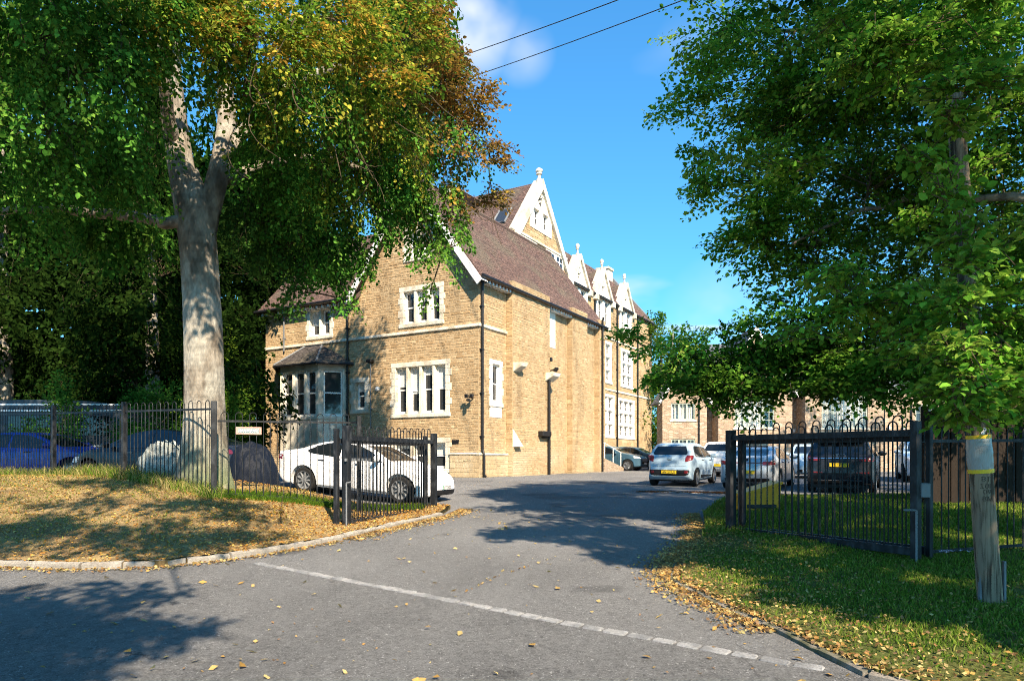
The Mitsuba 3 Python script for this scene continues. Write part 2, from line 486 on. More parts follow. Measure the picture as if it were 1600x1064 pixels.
def kerb(name, pts, label, w=0.13, up=0.10, seg=0.62, kmat='m_kerb'):
    k = struct(name, (np.array([[-60, -60, -3.0], [-60, -59.9, -3.0], [-59.9, -60, -3.0]]), np.array([[0, 1, 2]])), 'm_kerb', label=label)
    del scene[k]
    ln = LineString(pts); s = 0.0
    while s < ln.length - 0.25:
        L = seg * RS.uniform(0.75, 1.25); e = min(s + L, ln.length)
        a, b = np.array(ln.interpolate(s + 0.008).coords[0]), np.array(ln.interpolate(e - 0.008).coords[0])
        t = (b - a) / np.linalg.norm(b - a); nrm = np.array([-t[1], t[0]])
        sub = MB(); N = 5
        hh = up * RS.uniform(0.85, 1.12); off = RS.uniform(-.012, .012)
        prof = [(-w / 2, -0.12), (-w / 2, hh * .72), (-w / 2 + .03, hh), (w / 2 - .02, hh), (w / 2, hh * .8), (w / 2, -0.12)]
        vv = []
        for q in np.linspace(0, 1, N):
            c = a + (b - a) * q
            z = float(road_z(c[0], c[1]))
            for (o, hz) in prof:
                j = RS.uniform(-.006, .006)
                pc = c + nrm * (o + off + j); vv.append([pc[0], pc[1], z + hz + RS.uniform(-.006, .006)])
        m = len(prof); ff = []
        for i in range(N - 1):
            for j in range(m - 1):
                ff += [[i * m + j, i * m + j + 1, (i + 1) * m + j + 1], [i * m + j, (i + 1) * m + j + 1, (i + 1) * m + j]]
        for i0 in (0, (N - 1) * m):
            ff += [[i0, i0 + j, i0 + j + 1] for j in range(1, m - 1)]
        part(k, 'kerb_stone', (np.array(vv), np.array(ff)), kmat, 35)
        s = e
    return k


kerb('left_kerb', LEFT_KERB[2:], 'pale stone kerb curving along the foot of the leafy left bank', .12, .08)
kerb('right_kerb', [(x - .03, y) for x, y in RIGHT_KERB[1:8]], 'mossy pale kerb half buried in leaves at the right verge', .11, .04, .42, 'm_kerb_mossy')

# granite setts across the entrance
k = thing('sett_strip', 'single row of granite setts laid across the driveway entrance', None, kind='structure')
A, B = np.array([-3.45, 9.18]), np.array([2.42, 4.98])
L = np.linalg.norm(B - A); t = (B - A) / L; nrm = np.array([-t[1], t[0]]); s = 0.0
while s < L - 0.15:
    w = RS.uniform(0.185, 0.25); half = RS.uniform(0.05, 0.062)
    c = A + t * (s + w / 2) + nrm * (0.10 * math.sin(s * 0.9) * 0.4 + RS.uniform(-.008, .008))
    z = float(road_z(*c)); a = RS.uniform(-.06, .06)
    v, f = cbox(-w / 2 + .012, w / 2 - .012, -half, half, -0.08, 0.013, 0.012)
    v = v + RS.uniform(-.006, .006, v.shape) * [1, 1, .6]
    u1, u2 = t * math.cos(a) + nrm * math.sin(a), nrm * math.cos(a) - t * math.sin(a)
    W = np.column_stack([c[0] + v[:, 0] * u1[0] + v[:, 1] * u2[0], c[1] + v[:, 0] * u1[1] + v[:, 1] * u2[1], z + v[:, 2]])
    W[:, 2] += road_z(W[:, 0], W[:, 1]) - z
    part(k, 'sett', (W, f), 'm_sett')
    s += w

# white bay lines in the car park on the right
for (x0, y0, x1, y1) in ((5.9, 17.6, 7.1, 19.9), (8.6, 18.6, 9.9, 20.9), (4.5, 20.6, 6.0, 20.4)):
    d = np.array([x1 - x0, y1 - y0]); d = d / np.linalg.norm(d); nn = np.array([-d[1], d[0]]) * 0.05
    P = []
    for q in np.linspace(0, 1, 9):
        c = np.array([x0, y0]) * (1 - q) + np.array([x1, y1]) * q
        for sgn in (-1, 1): P.append([*(c + sgn * nn), float(road_z(*(c + sgn * nn))) + 0.012])
    F = [[2 * i, 2 * i + 1, 2 * i + 3, 2 * i + 2] for i in range(8)]
    v, f = MB().add(P, F).mesh()
    struct('bay_marking', (v, f), 'm_paint_line', label='thin white painted bay line on the tarmac')
# ---------------------------------------------------------------- the old stone house
# local frame of the house: corner at (-1.46, 30); x along the front (to the right), y along the side (away)
HO = np.array([-1.46, 30.0]); HX = np.array([0.865, -0.502]); HY = np.array([0.503, 0.864])
HX /= np.linalg.norm(HX); HY /= np.linalg.norm(HY)


def H(v):
    v = np.asarray(v, float)
    return np.column_stack([HO[0] + v[:, 0] * HX[0] + v[:, 1] * HY[0], HO[1] + v[:, 0] * HX[1] + v[:, 1] * HY[1], v[:, 2]])


def plane(origin, udir):
    """Maps (u, z, d) of a wall to the world: u along the wall, d outwards. origin and udir in the house's frame."""
    o = np.asarray(origin, float); u = np.asarray(udir, float)
    def fn(v):
        v = np.asarray(v, float)
        return H(np.column_stack([o[0] + v[:, 0] * u[0] + v[:, 2] * u[1], o[1] + v[:, 0] * u[1] - v[:, 2] * u[0], v[:, 1]]))
    return fn                       # outward = u turned clockwise


FRONT = plane((0, 0), (1, 0))        # d -> -y
SIDE = plane((0, 0), (0, 1))         # d -> +x
MAIN = plane((-4, 0), (0, 1))
house = thing('stone_house', 'tall old golden stone house with steep brown tiled roofs and white gables', 'house')
HB = []


def stones(W, poly, d, hmin=0.092, hmax=0.152, wmin=0.14, wmax=0.36, joint=0.013, bow=0.022, pale=0.0, z0=None):
    """Blocks in rough courses filling poly (u, z); returns a list of (vertices, faces, uv)."""
    u0, a, u1, b = poly.bounds
    out = []; z = a if z0 is None else z0
    while z < b - 0.03:
        h = min(RS.uniform(hmin, hmax), b - z)
        ivs = []
        for zz in (z + 0.02, z + h - 0.02):
            g = poly.intersection(LineString([(u0 - 1, zz), (u1 + 1, zz)]))
            ivs.append([(q.bounds[0], q.bounds[2]) for q in getattr(g, 'geoms', [g]) if not q.is_empty and q.length > 0.05])
        for (p0, p1) in ivs[0]:
            for (q0, q1) in ivs[1]:
                s, e = max(p0, q0), min(p1, q1)
                if e - s < 0.06: continue
                u = s
                while u < e - 1e-6:
                    w = RS.uniform(wmin, wmax) * (0.7 + 0.6 * (h - hmin) / (hmax - hmin + 1e-9))
                    if e - (u + w) < wmin * 0.7: w = e - u
                    zs = [(z, z + h)]
                    if h > 0.135 and RS.rand() < 0.22:
                        m = z + h * RS.uniform(0.42, 0.58); zs = [(z, m), (m, z + h)]
                    for (za, zb) in zs:
                        j = joint * RS.uniform(0.6, 1.4) / 2
                        dd = d + RS.uniform(0.25, 1.0) * bow; c = 0.014
                        A = np.array([[u + j, za + j], [u + w - j, za + j], [u + w - j, zb - j], [u + j, zb - j]]) + RS.uniform(-.005, .005, (4, 2))
                        ins = np.array([[c, c], [-c, c], [-c, -c], [c, -c]])
                        V = np.vstack([np.column_stack([A, np.full(4, d - 0.02)]), np.column_stack([A + ins, np.full(4, dd) + RS.uniform(-.004, .004, 4)])])
                        out.append((V, RS.beta(1.9, 1.9), pale))
                    u += w
        z += h
    return out


STF = np.array([[4, 5, 6], [4, 6, 7]] + [x for i in range(4) for x in ([i, (i + 1) % 4, 4 + (i + 1) % 4], [i, 4 + (i + 1) % 4, 4 + i])])


def lay(wallkey, W, lst, n_parts, name='stone'):
    """The n_parts blocks nearest the photographer become parts, the rest one mesh."""
    Vs = np.array([W(v) for v, _, _ in lst])
    d = np.linalg.norm(Vs.mean(1) - np.array([0, 0, CAM_Z]), axis=1)
    order = np.argsort(d)
    uv = np.array([[t, p] for _, t, p in lst])
    for i in order[:n_parts]:
        part(wallkey, name, (Vs[i], STF), 'm_stone', False, uv=np.tile(uv[i], (8, 1)))
    rest = order[n_parts:]
    if len(rest):
        V = Vs[rest].reshape(-1, 3); F = (STF[None] + (np.arange(len(rest)) * 8)[:, None, None]).reshape(-1, 3)
        part(wallkey, 'stonework', (V, F), 'm_stone', False, label='coursed golden stone blocks of the wall', kind='stuff', uv=np.repeat(uv[rest], 8, axis=0))


def wall(name, W, poly, holes, d=0.0, thick=0.4, n_parts=300, label=None, **kw):
    solid = poly
    for h in holes: solid = solid.difference(h)
    m = extrude(solid, d - thick, d).map(W)
    k = part(house, name, m, 'm_mortar', False, label=label)
    cut = poly
    for h in holes: cut = cut.difference(h.buffer(0.0))
    lay(k, W, stones(W, cut, d, **kw), n_parts)
    return k


def R(u0, z0, u1, z1): return sbox(min(u0, u1), z0, max(u0, u1), z1)


def bb(W, u0, u1, z0, z1, d0, d1, c=0.012):
    v, f = cbox(u0, u1, z0, z1, d0, d1, c) if c else box(u0, u1, z0, z1, d0, d1)
    return W(v), f


def add_window(W, u0, u1, z0, z1, nl, rows=0, sw=0.2, head=0.22, sill=0.2, mull=0.16, depth=0.22, quoin=True, sash=True, label=None, glaze='m_pane', name='window', d=0.0, frame='m_white', owner=None, dress='m_dress', transom=0.1, fr=0.075, curtain=None):
    """A stone-framed window of nl lights; the surround is the part, mullions, sashes and panes are its pieces."""
    owner = owner or house
    s = MB()
    z, i = z0 + sill, 0
    while z < z1 - head - 0.02:                          # jambs: long and short blocks, toothed into the wall
        h = min(RS.uniform(0.26, 0.36), z1 - head - z)
        e = 0.0 if not quoin else (0.10 if i % 2 else 0.0)
        s.add(*bb(W, u0 - e, u0 + sw, z + .004, z + h - .004, d - 0.3, d + 0.035)); s.add(*bb(W, u1 - sw, u1 + e, z + .004, z + h - .004, d - 0.3, d + 0.035))
        z += h; i += 1
    s.add(*bb(W, u0 - 0.03, u1 + 0.03, z1 - head, z1, d - 0.3, d + 0.04))
    s.add(*bb(W, u0 - 0.05, u1 + 0.05, z0, z0 + sill, d - 0.3, d + 0.075, 0.03))
    k = part(owner, name, s, dress, False, label=label)
    a, b = u0 + sw, u1 - sw
    lw = (b - a - mull * (nl - 1)) / nl
    zt, zb = z1 - head, z0 + sill
    for i in range(1, nl):
        c = a + i * lw + (i - 1) * mull
        part(k, 'mullion', bb(W, c, c + mull, zb, zt, d - 0.28, d + 0.012, 0.03), dress)
    levels = [(zb, zt)]
    if rows:
        hh = (zt - zb - transom * (rows - 1)) / rows
        levels = [(zb + r * (hh + transom), zb + r * (hh + transom) + hh) for r in range(rows)]
        for r in range(1, rows):
            part(k, 'transom', bb(W, a, b, levels[r][0] - transom, levels[r][0], d - 0.27, d + 0.004, 0.02), dress)
    for i in range(nl):
        c = a + i * (lw + mull)
        for (p, q) in levels:
            f = MB(); dd = d - depth
            f.add(*bb(W, c, c + fr, p, q, dd - .05, dd + .03, 0)); f.add(*bb(W, c + lw - fr, c + lw, p, q, dd - .05, dd + .03, 0))
            f.add(*bb(W, c + fr, c + lw - fr, q - fr, q, dd - .05, dd + .027, 0)); f.add(*bb(W, c + fr, c + lw - fr, p, p + fr * 1.7, dd - .05, dd + .027, 0))
            if sash:
                m = (p + q) / 2 + RS.uniform(-.02, .06)
                f.add(*bb(W, c + fr, c + lw - fr, m - .03, m + .03, dd - .05, dd + .024, 0))
                f.add(*bb(W, c + fr, c + fr + .03, p + fr * 1.7, m - .03, dd - .05, dd + .01, 0)); f.add(*bb(W, c + lw - fr - .03, c + lw - fr, p + fr * 1.7, m - .03, dd - .05, dd + .01, 0))
                gaps = [(p + fr * 1.7, m - .03), (m + .03, q - fr)]
            else:
                um = c + lw / 2; m = (p + q) / 2
                f.add(*bb(W, um - .015, um + .015, p + fr, q - fr, dd - .05, dd + .02, 0)); f.add(*bb(W, c + fr, c + lw - fr, m - .015, m + .015, dd - .05, dd + .018, 0))
                gaps = [(p + fr, q - fr)]
            part(k, 'sash' if sash else 'casement', f, frame)
            if sash and RS.rand() < .7:            # a pale blind drawn part of the way down behind the glass
                hb_ = (q - p) * RS.uniform(.15, .6)
                part(k, 'blind', bb(W, c + fr, c + lw - fr, q - fr - hb_, q - fr, dd - .018, dd - .012, 0), 'm_curtain')
            for (g0, g1) in gaps:
                v = np.array([[c + fr * .5, g0, dd - .02], [c + lw - fr * .5, g0, dd - .02], [c + lw - fr * .5, g1, dd - .02], [c + fr * .5, g1, dd - .02]]) + np.array([0, 0, 1]) * RS.uniform(-.004, .004, (4, 1))
                part(k, 'pane', MB().add(W(v), [[0, 1, 2, 3]]), glaze)
    return k


# ---- walls of the front wing
E_Z, APEX = 9.75, 14.45
W1 = R(-4.93, 3.45, -1.55, 6.05); W2 = R(-4.43, 7.66, -1.9, 9.58); W3 = R(-4.16, 10.72, -2.37, 12.3); W4 = R(-10.56, 7.62, -8.76, 9.35); W5 = R(-7.5, 3.75, -6.36, 5.5); W6 = R(-4.93, 0.9, -1.55, 2.5)
front_poly = Polygon([(-13.7, 0.3), (0, 0.3), (0, E_Z), (-3.5, APEX), (-7.0, E_Z), (-7.0, 9.62), (-13.7, 9.62)])
bay_hole = R(-11.9, 1.2, -8.3, 6.3)
fw = wall('front_wall', FRONT, front_poly, [W1, W2, W3, W4, W5, W6, bay_hole], n_parts=300, label='golden stone front wall with a steep gable')
S1 = R(0.86, 3.42, 2.0, 6.05); S2 = R(6.66, 7.4, 7.46, 9.3)
side_poly = Polygon([(0.0, 0.3), (13.56, 0.3), (13.56, E_Z + .1), (0.0, E_Z + .1)])
piers = [(2.36, 6.17), (8.95, 10.9), (12.75, 13.56)]
recess = side_poly
for p in piers: recess = recess.difference(R(p[0], 0, p[1], 12))
k = part(house, 'side_wall', extrude(side_poly.difference(S1), -0.4, 0.0).map(SIDE), 'm_mortar', label='sunlit golden stone side wall with flat buttresses')
lst = stones(SIDE, recess.difference(S1).difference(S2), 0.0)
lay(k, SIDE, lst, 300)
for (p0, p1) in piers:
    pk = part(house, 'buttress', extrude(R(p0, 0.3, p1, E_Z + .12), 0.001, 0.35).map(SIDE), 'm_mortar')
    lst = stones(SIDE, R(p0, 0.3, p1, E_Z + .12), 0.35)
    lay(pk, SIDE, lst, 150)
    RET = plane((0, p0), (1, 0))                         # the return that faces the photographer
    lst = stones(RET, R(0.0, 0.3, 0.35, E_Z + .1), 0.0, wmin=0.17, wmax=0.35)
    lay(pk, RET, lst, 40)
# pale blank slit and the narrow stone-framed window beside the corner
part(house, 'blank_slit', bb(SIDE, 6.66, 7.46, 7.4, 9.3, -0.02, 0.03), 'm_limewash', label='tall narrow blank panel of pale stone beside the first buttress')
add_window(SIDE, 0.92, 1.96, 3.9, 6.05, 1, 0, sw=0.2, head=0.2, sill=0.2, depth=0.12, dress='m_limewash', label='single narrow window in a toothed pale stone frame')
part(house, 'apron', bb(SIDE, 0.95, 1.93, 3.42, 3.895, -0.3, 0.03), 'm_limewash')
# windows of the front
add_window(FRONT, -4.93, -1.55, 3.45, 6.05, 4, sw=0.24, label='four light stone window with white sashes on the ground floor')
add_window(FRONT, -4.43, -1.9, 7.66, 9.58, 3, sw=0.22, label='three light stone window with white sashes under the gable')
add_window(FRONT, -4.16, -2.37, 10.72, 12.3, 2, sw=0.24, label='small attic window high in the gable, half hidden by leaves')
add_window(FRONT, -10.56, -8.76, 7.62, 9.35, 2, sw=0.2, label='two light upper window left of the gable')
add_window(FRONT, -7.5, -6.36, 3.75, 5.5, 1, sw=0.26, label='small single window in a pale stone frame')
add_window(FRONT, -4.93, -1.55, 0.9, 2.5, 3, sw=0.24, label='dark basement window behind the open gate')
# string course and plinth
m = MB(); m.add(*bb(FRONT, -13.72, 0.09, 7.36, 7.5, -0.05, 0.09, 0.02)); m.add(*bb(SIDE, -0.085, 2.355, 7.363, 7.503, -0.05, 0.087, 0.02))
part(house, 'string_course', m, 'm_dress')
pl = part(house, 'plinth', MB().add(*bb(FRONT, -1.5, 0.10, 0.3, 1.72, -0.1, 0.10, 0)).add(*bb(SIDE, -0.097, 2.35, 0.3, 1.69, -0.1, 0.097, 0)), 'm_mortar')
lay(pl, FRONT, stones(FRONT, R(-1.5, 0.3, 0.1, 1.72), 0.10, hmin=.14, hmax=.24, pale=0.35), 60)
lay(pl, SIDE, stones(SIDE, R(-0.1, 0.3, 2.35, 1.69), 0.10, hmin=.14, hmax=.24, pale=0.35), 60)
part(house, 'plinth_cap', MB().add(*bb(FRONT, -1.52, 0.15, 1.722, 1.82, -0.05, 0.155, 0.03)).add(*bb(SIDE, -0.15, 2.35, 1.692, 1.79, -0.05, 0.15, 0.03)), 'm_dress')
# carved corbels, weathering and the boxed-in pipe on the side
for (s0, z, dd, w) in ((1.78, 5.62, 0.352, 0.62), (5.05, 5.5, 0.352, 0.85)):
    v = np.array([[0, 0, 0], [w, 0, 0], [w, .42, 0], [0, .42, 0], [.08, .25, .42], [w - .08, .25, .42], [w, .42, .46], [0, .42, .46]], float)
    h = trimesh.convex.convex_hull(v); vv = np.array(h.vertices) + np.array([s0 + .62, z, dd - .002])
    part(house, 'corbel', (SIDE(vv), np.array(h.faces)), 'm_dress', label='stone corbel jutting from the buttress')
v = np.array([[2.37, 2.1, .352], [3.05, 2.1, .352], [2.37, 2.95, .352], [2.42, 2.12, .6], [2.95, 2.12, .6], [2.42, 2.8, .40]], float)
h = trimesh.convex.convex_hull(v); part(house, 'weathering_stone', (SIDE(np.array(h.vertices)), np.array(h.faces)), 'm_limewash')


def pipe(W, path, r=0.055, name='downpipe', label=None, d=0.09, matname='m_black', clips=True):
    m = MB(); p = np.array([[u, z, d if len(q) == 0 else q[0]] for u, z, *q in path], float)
    for a, b in zip(p[:-1], p[1:]): m.add(*tube(W(np.array([a, b])), r, 10))
    if clips:
        for a, b in zip(p[:-1], p[1:]):
            n = int(abs(a[1] - b[1]) // 1.8)
            for i in range(n):
                c = a + (b - a) * (i + .7) / n; m.add(*bb(W, c[0] - r * 1.6, c[0] + r * 1.6, c[1] - .035, c[1] + .035, d - .12, d + r * 1.25, 0.005))
    return part(house, name, m, matname, 30, label=label)


pipe(SIDE, [(0.12, 9.6, .12), (0.12, 1.95, .12), (0.12, 1.7, .2), (0.12, 0.82, .2), (0.2, .76, .25)], 0.06, label='black downpipe beside the front corner')
pipe(SIDE, [(5.88, 5.55, .47), (5.88, 0.72, .47)], 0.075, label='thick black pipe on the first buttress')
pipe(SIDE, [(12.95, 10.0, .5), (12.95, 9.75, .45), (12.95, 0.75, .45)], 0.06, label='black downpipe at the far end of the side wall')
part(house, 'vent_box', MB().add(*bb(SIDE, 4.85, 5.78, 2.66, 2.93, .36, .66, 0.03)).add(*bb(SIDE, 5.2, 5.78, 2.56, 2.64, .36, .5, 0.02)), 'm_black', label='black horizontal vent box on the first buttress')
m = MB(); m.add(*bb(SIDE, 6.42, 6.5, 6.45, 7.0, .0, .12, .01)).add(*bb(SIDE, 6.42, 6.62, 6.6, 6.8, .1, .3, .02))
v, f = cbox(-.16, .16, -.12, .12, 0, .1, .02); m.add(SIDE(v @ np.array([[1, 0, 0], [0, .8, -.6], [0, .6, .8]]).T + np.array([6.6, 6.2, .45])), f)
m.add(*tube(SIDE(np.array([[6.6, 6.2, .4], [6.5, 6.05, .0]])), .03, 6))
part(house, 'floodlight', m, 'm_black', label='black floodlight and bracket on the side wall')
m = MB(); m.add(*tube(FRONT(np.array([[-.3, 4.2, 0], [-.3, 4.25, .3]])), .03, 6))
for du in (-.12, .14):
    v, f = cbox(-.09, .09, -.08, .08, -.06, .06, .02); m.add(FRONT(v + np.array([-.3 + du, 4.3, .34])), f)
m.add(*tube(FRONT(np.array([[-.4, 4.12, .3], [-.2, 4.1, .45]])), .07, 8))
part(house, 'security_camera', m, 'm_black', label='small black security light cluster by the front corner')
m = MB(); m.tm(trimesh.creation.icosphere(subdivisions=2, radius=.12).apply_transform(trimesh.transformations.translation_matrix(FRONT(np.array([[-5.77, 4.9, .06]]))[0])))
part(house, 'bulkhead_light', m, 'm_white', True, label='round white light on the front wall')
pipe(FRONT, [(-6.17, 6.2), (-6.17, 3.0)], 0.025, 'vent_pipe', 'thin grey vent pipe with a cowl', matname='m_lead')
part(house, 'cowl', bb(FRONT, -6.34, -6.0, 6.18, 6.34, .02, .28, .04), 'm_black')
pipe(FRONT, [(-7.67, 9.5, .1), (-7.67, 0.8, .1)], 0.055, label='dark downpipe between the gable and the bay')
pipe(FRONT, [(-12.18, 9.5, .1), (-12.18, 7.2, .1)], 0.04, label='grey downpipe at the left end', matname='m_lead')
part(house, 'air_brick', bb(FRONT, -1.42, -1.05, 2.2, 2.4, -.05, .028, 0.005), 'm_black')


# ---- roofs: tiles in courses over a solid slope
def slope(name, p_eave0, p_eave1, p_top0, p_top1, n_parts=0, label=None, tw=0.17, gauge=0.115, thick=0.16, tiles=True, owner=None, parent_fn=H, matname='m_tile', skip=None):
    """A tiled slope given its four corners (house frame), eave left to right and top left to right."""
    a, b, c, d = (np.asarray(q, float) for q in (p_eave0, p_eave1, p_top1, p_top0))
    n = np.cross(b - a, d - a); n /= np.linalg.norm(n)
    if n[2] < 0: n = -n
    lo = [q - n * thick for q in (a, b, c, d)]
    v = np.array([a, b, c, d] + lo)
    k = part(owner or house, name, MB().add(parent_fn(v), [[0, 1, 2, 3], [7, 6, 5, 4], [0, 4, 5, 1], [1, 5, 6, 2], [2, 6, 7, 3], [3, 7, 4, 0]]), matname, label=label, uv=np.tile([[.3, 0]], (8, 1)))
    if not tiles: return k
    L = np.linalg.norm((d + c) / 2 - (a + b) / 2); rows = int(L / gauge)
    V, UV = [], []
    for r in range(rows):
        t0, t1 = r / rows, min((r + 1.25) / rows, 1.0)
        e0, e1 = a + (d - a) * t0, b + (c - b) * t0
        f0, f1 = a + (d - a) * t1, b + (c - b) * t1
        wid = np.linalg.norm(e1 - e0); cnt = max(1, int(round(wid / tw)))
        off = 0.5 * (r % 2)
        for i in range(-1, cnt + 1):
            s0, s1 = (i + off) / cnt + .004 / max(wid, .1), (i + 1 + off) / cnt - .004 / max(wid, .1)
            s0, s1 = max(s0, 0), min(s1, 1)
            if s1 - s0 < .2 / cnt: continue
            lift = 0.022 + RS.uniform(-.005, .009)
            tip = RS.uniform(-.006, .006)
            q = [e0 + (e1 - e0) * s0, e0 + (e1 - e0) * s1, f0 + (f1 - f0) * s1, f0 + (f1 - f0) * s0]
            up = [q[0] + n * (lift + tip), q[1] + n * (lift - tip), q[2] + n * .006, q[3] + n * .006]
            V.append(up + [q[0] + n * .002, q[1] + n * .002]); UV.append(np.clip(RS.beta(1.5, 1.5), 0, 1))
    V = np.array(V); FT = np.array([[0, 1, 2], [0, 2, 3], [4, 5, 1], [4, 1, 0], [4, 0, 3], [5, 2, 1]])
    F = (FT[None] + (np.arange(len(V)) * 6)[:, None, None]).reshape(-1, 3)
    UV = np.repeat(np.column_stack([UV, np.zeros(len(UV))]), 6, axis=0)
    part(k, 'tile_courses', (parent_fn(V.reshape(-1, 3)), F), matname, False, kind='stuff', label='small brown clay tiles in courses', uv=UV)
    return k


ZE, ZR = 9.9, 14.62
OV = 0.45
slope('roof', (0.42, -OV, ZE - .45), (0.42, 13.75, ZE - .45), (-3.5, -OV, ZR), (-3.5, 13.75, ZR), label='steep brown tiled roof slope of the front wing')
slope('roof', (-7.42, 13.75, ZE - .45), (-7.42, -OV, ZE - .45), (-3.5, 13.75, ZR), (-3.5, -OV, ZR), tiles=False, label='hidden left slope of the front wing roof')
slope('roof', (-14.0, -0.42, 9.35), (-7.0, -0.42, 9.35), (-14.0, 4.2, 14.2), (-5.0, 4.2, 14.2), label='tiled roof slope over the left part of the front')
slope('roof', (-5.0, 8.8, 9.35), (-14.0, 8.8, 9.35), (-5.0, 4.2, 14.2), (-14.0, 4.2, 14.2), tiles=False)
part(house, 'ridge', MB().add(*tube(H(np.array([[-3.5, -OV - .02, ZR + .01], [-3.5, 13.8, ZR + .01]])), .10, 8)), 'm_tile', label='line of ridge tiles', uv=np.tile([[.4, 0]], (18, 1)))
# white bargeboards of the front gable, with their returned feet
for sgn in (-1, 1):
    foot = np.array([-3.5 + sgn * 3.98, 0, ZE - .62]); top = np.array([-3.5, 0, ZR - .02])
    dirv = (top - foot) / np.linalg.norm(top - foot); nn = np.array([-dirv[2], 0, dirv[0]]) * (1 if sgn > 0 else -1)
    if nn[2] > 0: nn = -nn
    quad = [foot, top, top + np.array([0, 0, -.46]), foot + nn * .32]
    v = np.array([[q[0], y, q[2]] for y in (-OV - .05, -OV + .0) for q in quad])
    part(house, 'bargeboard', MB().add(H(v), [[0, 1, 2, 3], [7, 6, 5, 4], [0, 4, 5, 1], [1, 5, 6, 2], [2, 6, 7, 3], [3, 7, 4, 0]]), 'm_white', label='white painted bargeboard of the front gable')
    sf = np.array([[foot[0], y, foot[2] - .03] for y in (-OV, 0.0)] + [[top[0], y, top[2] - .2] for y in (-OV, 0.0)])
    part(house, 'soffit', MB().add(H(sf), [[0, 1, 3, 2]]), 'm_white')
# gutters and rafter feet
part(house, 'gutter', MB().add(*tube(H(np.array([[0.46, -.42, ZE - .44], [0.46, 13.7, ZE - .44]])), .085, 8)), 'm_black', 30, label='black gutter along the side eaves')
part(house, 'gutter', MB().add(*tube(H(np.array([[-14.0, -.5, 9.36], [-7.2, -.5, 9.36]])), .075, 8)), 'm_black', 30, label='black gutter left of the gable')
for s in np.r_[np.arange(.3, 2.3, .3), np.arange(6.3, 8.9, .3), np.arange(11.0, 12.7, .34)]:
    part(house, 'rafter_foot', (H(box(0.0, 0.36, s, s + .11, ZE - .64, ZE - .5)[0]), BOXF), 'm_white')
for u in np.arange(-13.6, -7.3, .4):
    part(house, 'rafter_foot', (H(box(u, u + .1, -.36, 0.0, 9.14, 9.28)[0]), BOXF), 'm_white')
# two chimneys
for (cx, cy, z0, z1, w) in ((-8.6, 4.2, 13.2, 16.4, 0.55), (-6.0, 6.0, 12.5, 16.2, 0.5)):
    m = MB().add(*box(cx - w, cx + w, cy - w, cy + w, z0, z1)).add(*box(cx - w - .09, cx + w + .09, cy - w - .09, cy + w + .09, z1 - .35, z1 - .15)).add(*box(cx - w + .03, cx + w - .03, cy - w + .03, cy + w - .03, z1 + .002, z1 + .2))
    m.map(H); part(house, 'chimney', m, 'm_dress')

# ---- the bay window
BW = [plane((-11.45, -1.0), (1, 0)), plane((-8.75, -1.0), (.7071, .7071)), plane((-12.45, 0.0), (.7071, -.7071))]
LEN = [2.7, 1.4142, 1.4142]
bay = part(house, 'bay_window', MB(). add(*box(-11.40, -8.8, -.93, .3, 1.25, 3.46)).add(*box(-11.40, -8.8, -.7, .3, 6.0, 6.25)).map(H), 'm_mortar', label='canted stone bay with four white sash windows and its own tiled roof')
cant = Polygon([(-12.44, .02), (-11.44, -.98), (-8.76, -.98), (-7.76, .02)])
v, f = flat_poly(cant)
ex = trimesh.creation.extrude_polygon(cant, .36, engine='earcut'); vv = np.array(ex.vertices)
part(bay, 'cornice', MB().add(H(vv + [0, 0, 5.92]), ex.faces), 'm_dress')
ex2 = trimesh.creation.extrude_polygon(cant, 2.3, engine='earcut'); part(bay, 'base', MB().add(H(np.array(ex2.vertices) + [0, 0, 1.2]), ex2.faces), 'm_dress')
ex3 = trimesh.creation.extrude_polygon(cant.buffer(.05, join_style=2), .14, engine='earcut'); part(bay, 'sill', MB().add(H(np.array(ex3.vertices) + [0, 0, 3.5]), ex3.faces), 'm_dress')
for Wb, Ln, nl in zip(BW, LEN, (3, 1, 1)):
    sw = .2 if nl == 3 else .26
    for (a, b) in ((0, sw), (Ln - sw, Ln)): part(bay, 'jamb', bb(Wb, a + .003, b - .003, 3.642, 5.918, -.3, -.004, .02), 'm_dress')
    lw = (Ln - 2 * sw - .17 * (nl - 1)) / nl
    for i in range(nl):
        c = sw + i * (lw + .17)
        if i: part(bay, 'mullion', bb(Wb, c - .17, c, 3.642, 5.918, -.3, -.012, .03), 'm_dress')
        f = MB(); m = 4.8
        for (p, q, r, s_) in ((c, c + .07, 3.645, 5.91), (c + lw - .07, c + lw, 3.645, 5.91)): f.add(*bb(Wb, p, q, r, s_, -.24, -.13, 0))
        for (r, s_) in ((3.645, 3.76), (m - .035, m + .035), (5.82, 5.91)): f.add(*bb(Wb, c + .07, c + lw - .07, r, s_, -.24, -.134, 0))
        part(bay, 'sash', f, 'm_white')
        for (r, s_) in ((3.75, m - .03), (m + .03, 5.83)):
            v = np.array([[c + .05, r, -.2], [c + lw - .05, r, -.2], [c + lw - .05, s_, -.2], [c + .05, s_, -.2]])
            part(bay, 'pane', MB().add(Wb(v), [[0, 1, 2, 3]]), 'm_pane')
top0, top1 = (-10.7, .0, 7.32), (-9.5, .0, 7.32)
ev = [(-12.85, .0, 6.26), (-11.6, -1.28, 6.26), (-8.6, -1.28, 6.26), (-7.35, .0, 6.26)]
slope('bay_roof', ev[1], ev[2], top0, top1, thick=.06, matname='m_tile_dark', label='mossy tiled roof of the bay')
slope('bay_roof', ev[2], ev[3], top1, top1, thick=.06, matname='m_tile_dark', label='right hip of the bay roof')
slope('bay_roof', ev[0], ev[1], top0, top0, thick=.06, matname='m_tile_dark', label='left hip of the bay roof')
m = MB()
for a, b in zip(ev[:-1], ev[1:]): m.add(*tube(H(np.array([a, b]) + [0, 0, -.05]), .06, 6))
